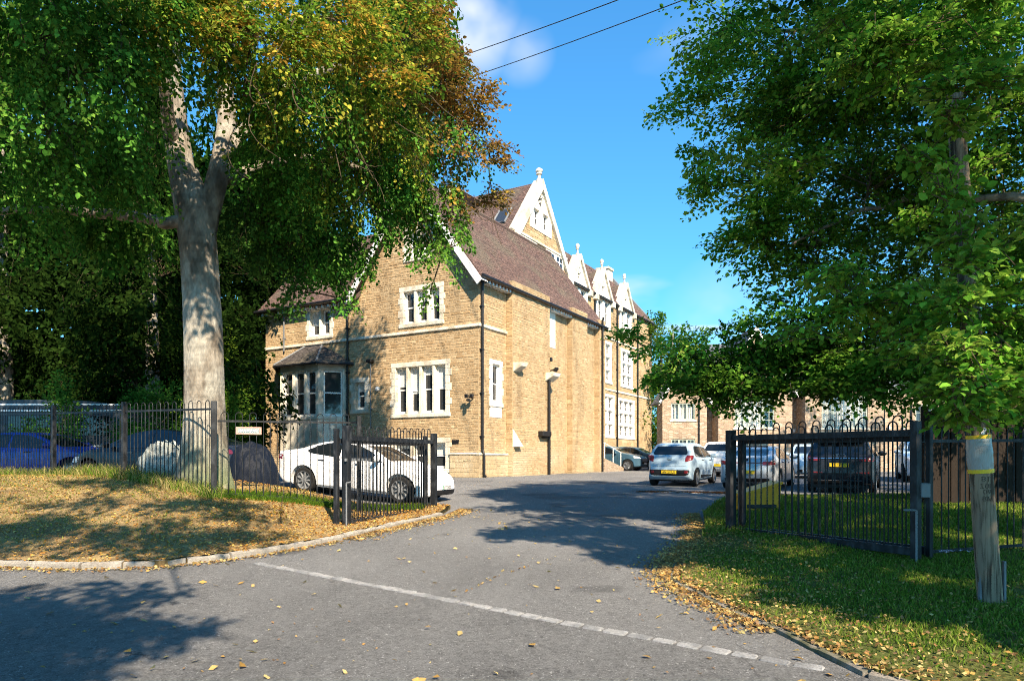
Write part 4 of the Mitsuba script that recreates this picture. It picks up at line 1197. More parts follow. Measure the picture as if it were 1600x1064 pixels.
def pole_text(txt, z, h, matname, name, dx=0.0, r_off=.002, disc=0):
    c = pole_at(on_pole(z)); R_ = .106 - .036 * on_pole(z); ang0 = dx / R_ - .2
    mb = MB()
    tm = meshkit.text_mesh(txt, h, .002, bold=name != 'carved_mark'); v = np.array(tm.vertices); v[:, 0] -= (v[:, 0].min() + v[:, 0].max()) / 2; v[:, 1] -= h / 2
    A = ang0 + v[:, 0] / R_; rad = R_ + r_off + v[:, 2]
    mb.add(np.column_stack([c[0] + rad * np.sin(A), c[1] - rad * np.cos(A), z + v[:, 1]]), tm.faces)
    part(pole, name, mb, matname)


for (dx, z, ch) in ((-.017, 1.862, 'C'), (.017, 1.862, 'P'), (0.0, 1.83, '1')):
    c = pole_at(on_pole(z)); R_ = .106 - .036 * on_pole(z); th = np.linspace(0, 2 * math.pi, 21)[:-1]; A = (dx + .016 * np.cos(th)) / R_ - .2
    V = np.column_stack([c[0] + (R_ + .002) * np.sin(A), c[1] - (R_ + .002) * np.cos(A), z + .016 * np.sin(th)])
    A0 = dx / R_ - .2; V = np.vstack([V, [[c[0] + (R_ + .003) * math.sin(A0), c[1] - (R_ + .003) * math.cos(A0), z]]]); j = np.arange(20)
    part(pole, 'number_disc', MB().add(V, np.column_stack([j, (j + 1) % 20, j * 0 + 20])), 'm_white')
    pole_text(ch, z, .017, 'm_black', 'disc_letter', dx, .004)
mat('m_carved', (.075, .058, .044), .9)
for txt, z, h in (('BT', 1.40, .045), ('10L', 1.335, .045), ('09', 1.28, .04), ('8M', 1.215, .045)): pole_text(txt, z, h, 'm_carved', 'carved_mark')
m = MB()
for sx in (-1, 1):
    p = pb + np.array([sx * .112 + (-.01), -.02, 0]); m.add(*cbox(p[0] - .012, p[0] + .012, p[1] - .02, p[1] + .02, -.05, .62, .004))
part(pole, 'steel_stake', m, 'm_lead')

# overhead wires
for k_, (p, q) in enumerate((((560, 137, 34), (1130, -62, 15)), ((600, 163, 34), (1230, -62, 15)))):
    a, b = at(*p), at(*q); ts = np.linspace(0, 1, 24); P = a + (b - a) * ts[:, None]; P[:, 2] -= .5 * 4 * ts * (1 - ts) * .35
    one('overhead_wire', tube(P, .014, 5), 'm_wire', ['upper of the two overhead wires crossing the blue sky', 'lower of the two overhead wires crossing the blue sky'][k_], 'wire', 30)

# the yellow grit bin
gb = thing('grit_bin', 'yellow plastic grit bin with a sloping lid behind the right gate', 'bin')
gx, gy = 5.12, 14.3; g0 = gz(gx, gy)
prof = Polygon([(-.42, 0), (.42, 0), (.47, .62), (.44, .66), (-.46, .40), (-.47, .36)])
ex = trimesh.creation.extrude_polygon(prof, .6, engine='earcut'); v = np.array(ex.vertices)
v = np.column_stack([gx + v[:, 0] * .86, gy - .3 + v[:, 2], g0 + v[:, 1] * .86]); put(gb, (v, ex.faces), 'm_yellow')
ex = trimesh.creation.extrude_polygon(Polygon([(-.5, .37), (.5, .66), (.5, .72), (-.5, .43)]), .68, engine='earcut'); v = np.array(ex.vertices)
part(gb, 'lid', (np.column_stack([gx + v[:, 0] * .86, gy - .34 + v[:, 2], g0 + v[:, 1] * .86]), ex.faces), 'm_yellow')
part(gb, 'slot', MB().add(*cbox(gx - .3, gx + .3, gy - .32, gy - .305, g0 + .07, g0 + .15, .004)), 'm_black')
# ---------------------------------------------------------------- parked cars
# local frame of a car: x forward from the rear bumper, y to its left, z up from the road
CARS = {
    'hatch': dict(L=3.67, W=1.66, H=1.50, wb=(0.62, 3.0), wr=.30,
        side=[(.30, .20), (.06, .30), (.0, .50), (.02, .72), (.07, .92), (.16, 1.08), (.40, 1.43), (.60, 1.475), (1.2, 1.50), (1.8, 1.47), (2.10, 1.38), (2.75, 1.04), (3.25, .93), (3.52, .78), (3.66, .56), (3.67, .38), (3.60, .22), (3.3, .18)],
        sil=[(.70, .16), (.80, .26), (.83, .50), (.83, .74), (.80, .94), (.74, 1.10), (.60, 1.42), (.50, 1.52), (.0, 1.56)],
        wins=[[(.52, 1.08), (.62, 1.02), (1.55, .985), (1.55, 1.375), (.85, 1.395), (.66, 1.30)], [(1.60, .985), (2.62, 1.00), (2.50, 1.10), (2.06, 1.34), (1.60, 1.375)]],
        rear=[(-.56, 1.09), (.56, 1.09), (.60, 1.16), (.50, 1.385), (-.50, 1.385), (-.60, 1.16)], screen=[(-.62, 1.07), (.62, 1.07), (.52, 1.37), (-.52, 1.37)],
        tail=[[(.56, .86), (.76, .90), (.79, 1.06), (.60, 1.08), (.55, 1.0)]], plate=(0, .50), handle=[(1.35, .90), (2.35, .88)]),
    'saloon': dict(L=4.70, W=1.85, H=1.44, wb=(0.95, 3.83), wr=.335,
        side=[(.40, .20), (.12, .30), (.02, .50), (.0, .70), (.05, .92), (.14, 1.05), (.45, 1.10), (.75, 1.15), (1.30, 1.35), (1.75, 1.43), (2.2, 1.44), (2.65, 1.38), (3.05, 1.22), (3.50, .99), (4.0, .90), (4.40, .76), (4.64, .56), (4.70, .42), (4.64, .24), (4.3, .17)],
        sil=[(.78, .15), (.90, .26), (.925, .48), (.925, .70), (.90, .88), (.84, 1.0), (.66, 1.34), (.54, 1.45), (.0, 1.50)],
        wins=[[(.98, 1.12), (1.10, 1.06), (2.02, 1.00), (2.02, 1.375), (1.66, 1.37), (1.30, 1.28)], [(2.08, .995), (3.32, .97), (3.20, 1.06), (2.92, 1.22), (2.55, 1.345), (2.08, 1.375)]],
        rear=[(-.55, 1.13), (.55, 1.13), (.50, 1.34), (-.50, 1.34)], screen=[(-.70, 1.02), (.70, 1.02), (.54, 1.36), (-.54, 1.36)],
        tail=[[(.50, .84), (.86, .84), (.86, .97), (.50, .94)]], plate=(0, .60), handle=[(1.50, .90), (2.62, .87)]),
    'suv': dict(L=4.68, W=1.90, H=1.66, wb=(0.92, 3.76), wr=.36,
        side=[(.36, .26), (.08, .36), (.0, .56), (.02, .82), (.08, 1.04), (.16, 1.16), (.38, 1.52), (.58, 1.61), (1.5, 1.66), (2.2, 1.63), (2.6, 1.53), (3.25, 1.17), (3.9, 1.06), (4.40, .94), (4.62, .76), (4.68, .52), (4.62, .30), (4.3, .24)],
        sil=[(.82, .22), (.92, .34), (.95, .58), (.95, .86), (.92, 1.04), (.86, 1.18), (.70, 1.56), (.58, 1.68), (.0, 1.72)],
        wins=[[(.62, 1.16), (.74, 1.13), (1.10, 1.12), (1.10, 1.52), (.88, 1.49), (.72, 1.40)], [(1.16, 1.12), (2.10, 1.10), (2.10, 1.54), (1.16, 1.53)], [(2.16, 1.10), (3.10, 1.10), (2.98, 1.20), (2.52, 1.47), (2.16, 1.54)]],
        rear=[(-.72, 1.18), (.72, 1.18), (.62, 1.52), (-.62, 1.52)], screen=[(-.72, 1.18), (.72, 1.18), (.60, 1.52), (-.60, 1.52)],
        tail=[[(.50, .98), (.90, .97), (.90, 1.10), (.84, 1.12), (.50, 1.06)]], plate=(0, .86), handle=[(1.75, 1.02), (2.75, 1.0)]),
}
BODY_CACHE = {}


def smooth_closed(poly, n=3):
    """Rounds the corners of a closed outline a little (Chaikin)."""
    p = np.asarray(poly, float)
    for _ in range(n):
        q = np.roll(p, -1, axis=0); p = np.vstack([np.stack([.75 * p + .25 * q, .25 * p + .75 * q], 1).reshape(-1, 2)])
    return p


def car_body(kind):
    if kind in BODY_CACHE: return BODY_CACHE[kind]
    s = CARS[kind]; L, W, H = s['L'], s['W'], s['H']; w = W / 2
    side = smooth_closed(s['side'], 1)
    if Polygon(side).exterior.is_ccw is False: side = side[::-1]
    half = s['sil']; sil = np.array([(y, z) for y, z in half] + [(-y, z) for y, z in half[::-1][1:]])
    plan = [(0.0, .70 * w), (.05, .82 * w), (.16, .92 * w), (.55, .985 * w), (1.0, w), (L - 1.25, w), (L - .75, .97 * w), (L - .35, .86 * w), (L - .12, .70 * w), (L, .48 * w)]
    plan = smooth_closed([(x, y) for x, y in plan[::-1]] + [(x, -y) for x, y in plan], 1)
    if not Polygon(plan).exterior.is_ccw: plan = plan[::-1]
    if not Polygon(sil).exterior.is_ccw: sil = sil[::-1]
    A = m3.Manifold.extrude(m3.CrossSection([side]), 3.0).rotate([90, 0, 0]).translate([0, 1.5, 0])
    B = m3.Manifold.extrude(m3.CrossSection([sil]), L + 2).rotate([90, 0, 90]).translate([-1, 0, 0])
    C = m3.Manifold.extrude(m3.CrossSection([plan]), 3.0).translate([0, 0, -.5])
    m = (A ^ B ^ C).refine_to_length(.075)
    mm = m.to_mesh(); t = trimesh.Trimesh(mm.vert_properties[:, :3], mm.tri_verts, process=True)
    trimesh.smoothing.filter_taubin(t, lamb=.55, nu=.56, iterations=14)
    full = t.copy()
    m = m3.Manifold(m3.Mesh(vert_properties=np.asarray(t.vertices, np.float32), tri_verts=np.asarray(t.faces, np.uint32)))
    for x in s['wb']:
        for sg in (-1, 1):
            c = m3.Manifold.cylinder(.42, s['wr'] + .065, s['wr'] + .065, 40).rotate([90, 0, 0]).translate([x, (w + .15) if sg > 0 else -(w - .27), s['wr']])
            m = m - c
    mm = m.to_mesh(); body = (np.asarray(mm.vert_properties[:, :3], float), np.asarray(mm.tri_verts))
    # surfaces for laying on windows, lamps and plates
    n = full.vertex_normals; v = np.asarray(full.vertices); S = {}
    for name, axis, sg, uv in (('left', 1, 1, (0, 2)), ('right', 1, -1, (0, 2)), ('front', 0, 1, (1, 2)), ('back', 0, -1, (1, 2))):
        ok = n[:, axis] * sg > (.22 if axis == 1 else .10)
        if axis == 0: ok &= (v[:, 0] > L * .45) if sg > 0 else (v[:, 0] < L * .4)
        P = v[ok]; S[name] = (LinearNDInterpolator(P[:, uv], P[:, axis]), NearestNDInterpolator(P[:, uv], P[:, axis]), axis, sg, uv)
    BODY_CACHE[kind] = (body, S, full)
    return BODY_CACHE[kind]


def laid(S, face, poly, off=.008, edge=.09, thick=0.0):
    """A polygon drawn on one face of the body, following its surface, 'off' proud of it."""
    lin, near, axis, sg, uv = S[face]
    P = Polygon(poly)
    if not P.exterior.is_ccw: P = Polygon(list(P.exterior.coords)[::-1])
    v, f = flat_poly(P)
    V3, F = trimesh.remesh.subdivide_to_size(np.column_stack([v, np.zeros(len(v))]), f, edge, max_iter=12)
    h = lin(V3[:, :2]); bad = np.isnan(h); h[bad] = near(V3[bad, :2])
    def place(o):
        out = np.zeros((len(V3), 3)); out[:, axis] = h + sg * o; out[:, uv[0]] = V3[:, 0]; out[:, uv[1]] = V3[:, 1]; return out
    if not thick: return place(off), F
    mb = MB().add(place(off + thick), F)
    e = np.sort(np.vstack([F[:, [0, 1]], F[:, [1, 2]], F[:, [2, 0]]]), axis=1); u, c = np.unique(e, axis=0, return_counts=True); b = u[c == 1]
    n = len(V3); lo = place(-.03)
    mb.add(np.vstack([place(off + thick), lo]), np.column_stack([b[:, 0], b[:, 1], b[:, 1] + n, b[:, 0] + n]))
    return mb.mesh()


def wheel_meshes(r, spokes, style):
    w = .20
    ty = revolve([(r * .70, -w / 2), (r * .93, -w / 2), (r, -w * .32), (r, w * .32), (r * .93, w / 2), (r * .70, w / 2), (r * .66, w * .3), (r * .66, -w / 2)], 32)
    rim = MB().add(*revolve([(r * .72, w * .50), (r * .66, w * .47), (r * .64, w * .1), (r * .20, w * .02), (0, w * .02)], 28))
    for i in range(spokes):
        a = i * 2 * math.pi / spokes
        v, f = cbox(r * .10, r * .69, -r * (.055 if style else .10), r * (.055 if style else .10), w * .1, w * .42, .008)
        rim.add(np.column_stack([v[:, 0] * math.cos(a) - v[:, 1] * math.sin(a), v[:, 0] * math.sin(a) + v[:, 1] * math.cos(a), v[:, 2]]), f)
    rim.add(*revolve([(r * .2, w * .1), (r * .2, w * .44), (0, w * .46)], 14))
    return ty, rim.mesh()


def car(label, kind, center, heading, body_mat, plate=('rear', ''), extras=None, cat='car', rim='m_alloy', wheels=10, scale=1.0, plate_front='m_plate_w', detail=True):
    s = CARS[kind]; (bv, bf), S, full = car_body(kind); L, W = s['L'], s['W']
    k = thing('parked_car', label, cat)
    h = np.asarray(heading, float); h /= np.linalg.norm(h); lft = np.array([-h[1], h[0]])
    c = np.asarray(center, float)
    # the car stands on its four wheels: tilt it to the ground
    def wp(x, y): return c + h * (x - L / 2) * scale + lft * y * scale
    zs = [gz(*wp(x, y)) for x in s['wb'] for y in (-W / 2 + .1, W / 2 - .1)]
    zr, zf = (zs[0] + zs[1]) / 2, (zs[2] + zs[3]) / 2; zl, zg = (zs[1] + zs[3]) / 2, (zs[0] + zs[2]) / 2
    pitch = (zf - zr) / (s['wb'][1] - s['wb'][0]); roll = (zl - zg) / (W - .2); zm = zr - pitch * s['wb'][0]
    def M(v):
        v = np.asarray(v, float); x, y, z = v[:, 0], v[:, 1], v[:, 2]
        return np.column_stack([c[0] + (h[0] * (x - L / 2) + lft[0] * y) * scale, c[1] + (h[1] * (x - L / 2) + lft[1] * y) * scale, zm + (z + pitch * x + roll * y) * scale])
    def P(name, mesh, m_, smooth=True, parent=None, label=None, **kw):
        v, f = mesh.mesh() if isinstance(mesh, MB) else mesh
        return part(parent or k, name, (M(v), f), m_, smooth, label=label, **kw)
    P('body', (bv, bf), body_mat, 42)
    # dark sills / underside
    ub = [box(.5, L - .5, -W / 2 + .18, W / 2 - .18, .16, .3)]
    P('underbody', MB().add(*ub[0]), 'm_black', False)
    for side in ('left', 'right'):
        for w_ in s['wins']: P('side_window', laid(S, side, w_), 'm_glass')
        for (hx, hz) in s['handle']: P('door_handle', laid(S, side, [(hx - .09, hz - .012), (hx + .09, hz - .012), (hx + .09, hz + .016), (hx - .09, hz + .016)], .012, .09, .012), 'm_black' if body_mat != 'm_car_black' else 'm_lead', False)
        sy = 1 if side == 'left' else -1
        mx = s['wins'][-1][1][0] - .12; mz = s['wins'][-1][0][1] + .06
        mv = trimesh.creation.icosphere(subdivisions=2, radius=1); vv = np.array(mv.vertices) * [.09, .13, .08]; vv[:, 0] = np.where(vv[:, 0] < 0, vv[:, 0] * .55, vv[:, 0])
        P('wing_mirror', (vv + [mx, sy * (W / 2 + .08), mz], mv.faces), body_mat)
        # door shut lines
        xs = [s['wins'][-1][0][0] - .03, s['wins'][-1][1][0] + .02] + ([s['wins'][-2][0][0] + .25] if kind != 'suv' else [1.14])
        for x in xs: P('door_gap', laid(S, side, [(x - .006, .32), (x + .006, .32), (x + .006, s['wins'][-1][0][1] - .02), (x - .006, s['wins'][-1][0][1] - .02)], .003, .1), 'm_black')
    P('windscreen', laid(S, 'front', s['screen'], .008, .1), 'm_glass'); P('rear_window', laid(S, 'back', s['rear'], .008, .1), 'm_glass')
    for t in s['tail']:
        for sy in (-1, 1): P('tail_light', laid(S, 'back', [(y * sy, z) for y, z in t], .006, .06, .012), 'm_red', False)
    hz = s['side'][-4][1]
    for sy in (-1, 1): P('headlight', laid(S, 'front', [(sy * y, z) for y, z in [(W * .27, hz + .02), (W * .45, hz + .06), (W * .46, hz + .20), (W * .36, hz + .16), (W * .27, hz + .10)]], .006, .06, .01), 'm_lens', False)
    if extras: extras(P, S, s)
    # number plates
    for where in ('back', 'front'):
        y0, z0 = s['plate'] if where == 'back' else (0, s['side'][-3][1] - .06 if kind != 'saloon' else .44)
        lin = S[where]; x = float(np.nan_to_num(lin[0](y0, z0), nan=float(lin[1](y0, z0)))); sg = lin[3]
        v, f = cbox(x - .01, x + .01, -.26, .26, z0 - .056, z0 + .056, .004); v[:, 0] += sg * .022
        pk = P('number_plate', (v, f), 'm_plate_y' if where == 'back' else plate_front, False)
        if plate[1] and plate[0] == ('rear' if where == 'back' else 'front'):
            tm = meshkit.text_mesh(plate[1], .075, .003, bold=True); tv = np.array(tm.vertices); tv[:, 0] -= (tv[:, 0].min() + tv[:, 0].max()) / 2; tv[:, 0] *= .44 / np.ptp(tv[:, 0]); tv[:, 1] -= .0375
            V = np.column_stack([x + sg * (.0325 + tv[:, 2]), tv[:, 0] * (1 if where == 'front' else -1), z0 + tv[:, 1]])
            P('lettering', (V, tm.faces), 'm_black', False, pk)
            if where == 'front':
                v, f = cbox(x + .0325, x + .0345, -.255, -.215, z0 - .05, z0 + .05, .001); P('green_flash', (v, f), 'm_green', False, pk)
    # grille below the plate, at the front
    P('grille', laid(S, 'front', [(-W * .30, hz - .30), (W * .30, hz - .30), (W * .27, hz - .18), (-W * .27, hz - .18)], .006, .1), 'm_black')
    ty, rm = wheel_meshes(s['wr'], wheels, wheels > 6)
    for x in s['wb']:
        for sy in (-1, 1):
            def place(v):
                v = np.asarray(v, float); return np.column_stack([x + v[:, 0], sy * (W / 2 - .115 + v[:, 2]), s['wr'] + v[:, 1]])
            wk = P('wheel', (place(ty[0]), ty[1]), 'm_rubber', 40)
            P('rim', (place(rm[0]), rm[1]), rim, 30, wk)
    return k, P, S


def hatch_extras(P, S, s):
    P('bumper_insert', laid(S, 'back', [(-.66, .42), (-.55, .38), (.55, .38), (.66, .42), (.70, .50), (.68, .58), (-.68, .58), (-.70, .50)], .006, .08), 'm_black')
    for sy in (-1, 1): P('fog_light', laid(S, 'back', [(sy * y, z) for y, z in [(.52, .47), (.62, .46), (.66, .52), (.61, .56), (.53, .55)]], .01, .05, .01), 'm_red', False)
    th = np.linspace(0, 2 * math.pi, 19)[:-1]
    P('badge', laid(S, 'back', [(.085 * math.cos(a), .95 + .043 * math.sin(a)) for a in th], .01, .04, .006), 'm_chrome', False)
    P('badge_centre', laid(S, 'back', [(.066 * math.cos(a), .95 + .028 * math.sin(a)) for a in th], .018, .04), 'm_car_pale')
    P('badge_letter', laid(S, 'back', [(-.04, .93), (-.025, .93), (-.012, .945), (.012, .945), (.015, .93), (.03, .93), (.04, .97), (.025, .97), (.012, .957), (-.012, .957), (-.015, .97), (-.03, .97)], .021, .04), 'm_chrome')
    P('aerial', tube([[.62, 0, 1.49], [.50, 0, 1.66]], .006, 6), 'm_black')
    for side in ('left', 'right'): P('side_moulding', laid(S, side, [(1.05, .40), (2.55, .34), (2.5, .30), (1.05, .28)], .01, .1), 'm_black')
    P('tailgate_gap', laid(S, 'back', [(-.58, .70), (.58, .70), (.58, .708), (-.58, .708)], .004, .08), 'm_black')


def silver_extras(P, S, s):
    P('light_bar', laid(S, 'back', [(-.5, .885), (.5, .885), (.5, .915), (-.5, .915)], .008, .08), 'm_red')
    P('bumper_insert', laid(S, 'back', [(-.7, .27), (.7, .27), (.7, .40), (-.7, .40)], .006, .08), 'm_black')
    th = np.linspace(0, 2 * math.pi, 19)[:-1]
    P('badge', laid(S, 'back', [(.05 * math.cos(a), 1.0 + .05 * math.sin(a)) for a in th], .01, .04), 'm_black')
    P('spoiler', MB().add(*cbox(.30, .62, -.58, .58, 1.40, 1.45, .015)), 'm_black', 30)


def suv_extras(P, S, s):
    P('chrome_strip', laid(S, 'back', [(-.86, 1.045), (.86, 1.045), (.86, 1.07), (-.86, 1.07)], .02, .1), 'm_chrome')
    P('exhaust_trim', laid(S, 'back', [(-.6, .40), (.6, .40), (.6, .425), (-.6, .425)], .012, .1), 'm_chrome')
    for i in range(4):
        th = np.linspace(0, 2 * math.pi, 25); y = -.105 + .07 * i
        P('badge_ring', tube(np.array([[float(S['back'][0](y, 1.135)) - .02, y + .045 * math.cos(a), 1.135 + .045 * math.sin(a)] for a in th]), .006, 5), 'm_chrome')
    for sy in (-1, 1): P('roof_rail', tube([[.7, sy * .60, 1.66], [.9, sy * .61, 1.71], [2.2, sy * .61, 1.71], [2.4, sy * .60, 1.66]], .018, 6), 'm_chrome')
    P('spoiler', MB().add(*cbox(.22, .55, -.62, .62, 1.55, 1.61, .02)), 'm_car_black', 30)
    for sy in (-1, 1): P('rear_reflector', laid(S, 'back', [(sy * .45, .62), (sy * .78, .62), (sy * .78, .66), (sy * .45, .66)], .01, .06), 'm_red')


def ev_extras(P, S, s):
    P('lower_intake', laid(S, 'front', [(-.55, .22), (.55, .22), (.5, .30), (-.5, .30)], .008, .08), 'm_black')


hb = (.503, .864)
car('small pale blue hatchback seen from behind, yellow plate WM18 DJZ', 'hatch', (6.28, 24.9), hb, 'm_car_pale', ('rear', 'WM18 DJZ'), hatch_extras, wheels=5)
car('silver car behind the far post of the right gate, red lights joined by a strip', 'saloon', (8.5, 23.4), hb, 'm_car_silver', ('rear', ''), silver_extras, scale=.97)
car('black four wheel drive car seen from behind through the right gate', 'suv', (10.77, 22.03), hb, 'm_car_black', ('rear', ''), suv_extras)
car('white electric saloon car parked behind the left gate', 'saloon', (-3.87, 18.35), (.937, -.35), 'm_car_white', ('front', 'LO71 KXG'), ev_extras, rim='m_lead', wheels=9)
car('teal blue four wheel drive car nosing out past the end of the stone side wall', 'suv', (6.75, 46.0), (.865, -.502), 'm_car_teal', ('front', ''), wheels=5)
car('teal estate car parked beyond the other teal car, half hidden by the pale blue hatchback', 'suv', (9.2, 50.3), (.865, -.502), 'm_car_teal', ('front', ''), wheels=5)
car('white car with a red rear light just right of the pale blue hatchback', 'hatch', (10.25, 32.4), hb, 'm_car_white', ('rear', ''), wheels=5, scale=1.08)
car('pale blue car facing out between the silver car and the black car', 'hatch', (13.3, 30.6), (-.38, -.92), 'm_car_pale', ('front', ''), wheels=5)
car('pale blue car facing out, seen right of the right gate post', 'suv', (16.6, 27.4), (-.42, -.9), 'm_car_pale', ('front', ''), wheels=5)
car('bright blue low coupe behind the left railing', 'saloon', (-13.7, 19.75), (1, .02), 'm_car_blue', ('front', ''), wheels=5, scale=.97)
car('black saloon car facing left behind the railing and the beech trunk', 'saloon', (-8.95, 17.6), (-.97, .22), 'm_car_black', ('front', ''), wheels=7)

# caravan at the back
cv = thing('caravan', 'long caravan with pale roof stripes, body colour darkened for the shade under the trees at the far left', 'caravan')
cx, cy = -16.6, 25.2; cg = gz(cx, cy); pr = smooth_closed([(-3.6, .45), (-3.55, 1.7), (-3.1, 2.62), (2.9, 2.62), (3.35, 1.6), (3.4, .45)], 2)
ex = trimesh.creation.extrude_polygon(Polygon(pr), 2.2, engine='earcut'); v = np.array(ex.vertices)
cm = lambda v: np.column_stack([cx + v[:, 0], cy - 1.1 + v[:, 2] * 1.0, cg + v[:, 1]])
put(cv, (cm(v), ex.faces), mat('m_caravan', (.045, .06, .075), .5, .3), 30)  # body darkened to put the tree shade into its colour
for (a, b, z0, z1) in ((-2.9, -1.5, 1.35, 2.05), (-1.2, .6, 1.35, 2.05), (.9, 2.4, 1.35, 2.05)): part(cv, 'window', MB().add(*cbox(cx + a, cx + b, cy - 1.13, cy - 1.09, cg + z0, cg + z1, .01)), 'm_glass')
for z in (.95, 2.2, 2.42): part(cv, 'trim_strip', MB().add(*cbox(cx - 3.2, cx + 3.0, cy - 1.12, cy - 1.09, cg + z, cg + z + .06, .005)), 'm_white')
part(cv, 'rear_light', MB().add(*cbox(cx + 3.15, cx + 3.25, cy - 1.13, cy - 1.05, cg + .8, cg + 1.2, .01)), 'm_red')
for sx in (-.5, .4):
    tv, tf = revolve([(.18, -.1), (.3, -.1), (.32, 0), (.3, .1), (.18, .1)], 24); part(cv, 'wheel', (np.column_stack([cx + sx + tv[:, 0], cy - .98 + tv[:, 2], cg + .32 + tv[:, 1]]), tf), 'm_rubber', 40)


def lump(name, c, r, matname, label, cat, seed, power=2.6, rough=.12, sub=5, creases=1.0):
    m = trimesh.creation.icosphere(subdivisions=sub, radius=1.0); v = np.array(m.vertices)
    s = (np.abs(v) ** power).sum(1) ** (-1 / power); v = v * s[:, None]
    v[:, 2] = np.maximum(v[:, 2], -.0); n = meshkit.fbm(v * 2.3 + 7, 4, seed) - .5
    cr = np.abs(meshkit.fbm(v * np.array([4.5, 4.5, 2.0]) + 3, 3, seed + 5) - .5)
    v = v * (1 + rough * n - rough * .9 * creases * (.25 - np.minimum(cr * 1.6, .25)))[:, None]
    v = v * np.asarray(r) + np.asarray(c)
    return one(name, (v, m.faces), matname, label, cat, True)


mat('m_silver_cover', (0.24, 0.265, 0.25), .42, .45); mat('m_navy_cover', (0.008, 0.012, 0.022), .6, .15)
lump('covered_motorbike', (-7.35, 14.62, gz(-7.35, 14.62) - .04), (.62, .42, .82), 'm_silver_cover', 'crumpled silver grey cover over a motorbike, left of the beech trunk', 'cover', 4, 2.4, .5)
lump('covered_scooter', (-6.05, 15.9, gz(-6.05, 15.9) - .06), (.62, .55, 1.28), 'm_navy_cover', 'dark navy cover draped over a tall object right of the beech trunk', 'cover', 9, 2.3, .16)
# ---------------------------------------------------------------- trees
def unit(v): return v / (np.linalg.norm(v, axis=-1, keepdims=True) + 1e-12)


GREEN = np.array([[.036, .115, .016], [.056, .16, .022], [.078, .195, .028], [.12, .235, .034]])
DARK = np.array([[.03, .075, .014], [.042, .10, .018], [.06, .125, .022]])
SHADE_DARK = DARK * .4  # darkened further, the shade of the beech put into the leaf colour
GOLD = np.array([[.24, .27, .035], [.31, .29, .04], [.17, .24, .028], [.40, .25, .035], [.36, .21, .035], [.10, .19, .02], [.13, .21, .022]])

COPPER = np.array([[.21, .11, .035], [.26, .15, .035], [.16, .12, .035], [.30, .20, .035]])


def leaf_geometry(P, D, N, s, C, wide=.34, fine=False):
    """Leaves: midrib from P along D, blade normal N, length s, colour C; folded along the midrib."""
    D = unit(D); N = unit(N - D * (N * D).sum(-1, keepdims=True)); B = np.cross(N, D); s = s[:, None]
    if not fine:
        V = np.stack([P, P + D * s * .48 + B * s * wide + N * s * .10, P + D * s - N * s * .06, P + D * s * .48 - B * s * wide + N * s * .10], 1)
        F = np.array([[0, 2, 1], [0, 3, 2]])
    else:
        V = np.stack([P, P + D * s * .25 + B * s * wide * .85 + N * s * .09, P + D * s * .6 + B * s * wide * .9 + N * s * .08, P + D * s - N * s * .10, P + D * s * .6 - B * s * wide * .9 + N * s * .08, P + D * s * .25 - B * s * wide * .85 + N * s * .09, P + D * s * .5], 1)
        F = np.array([[0, 6, 1], [1, 6, 2], [2, 6, 3], [0, 5, 6], [5, 4, 6], [4, 3, 6]])
    m, k = len(P), V.shape[1]
    return V.reshape(-1, 3), (F[None] + (np.arange(m) * k)[:, None, None]).reshape(-1, 3), np.repeat(C, k, axis=0)


def spray_leaves(rng, O, Tn, W, L, K, leaf, pal, droop=.15, spread=.30, jit=.42, bright=None):
    """Sprays of K leaves set alternately along a drooping twig."""
    n = len(O); Tn = unit(Tn); W = unit(W - Tn * (W * Tn).sum(-1, keepdims=True)); S = np.cross(W, Tn)
    k = np.arange(K)
    x = (k[None] + rng.uniform(.2, .8, (n, K))) / K
    side = np.where((k % 2) == 0, 1., -1.)[None] * np.ones((n, 1))
    lat = side * spread * np.sin(np.pi * np.clip(x, .06, 1) ** .75) * rng.uniform(.05, 1., (n, K)) * L[:, None]
    P = O[:, None] + Tn[:, None] * (x * L[:, None])[..., None] + S[:, None] * lat[..., None]
    P = P + W[:, None] * (rng.normal(0, .04, (n, K)) * L[:, None])[..., None]
    P[..., 2] -= droop * L[:, None] * x ** 2
    D = Tn[:, None] * .75 + S[:, None] * (side * .8)[..., None] + rng.normal(0, .38, (n, K, 3)) - np.array([0, 0, .15])
    N = W[:, None] + rng.normal(0, jit, (n, K, 3))
    s = leaf * rng.uniform(.42, 1.22, (n, K))
    ci = rng.randint(0, len(pal), n)
    C = pal[ci][:, None] * rng.uniform(.55, 1.5, (n, K, 1)) * (1 if bright is None else bright[:, None, None])
    C = np.clip(C, 0, .6)
    return P.reshape(-1, 3), D.reshape(-1, 3), N.reshape(-1, 3), s.ravel(), C.reshape(-1, 3)


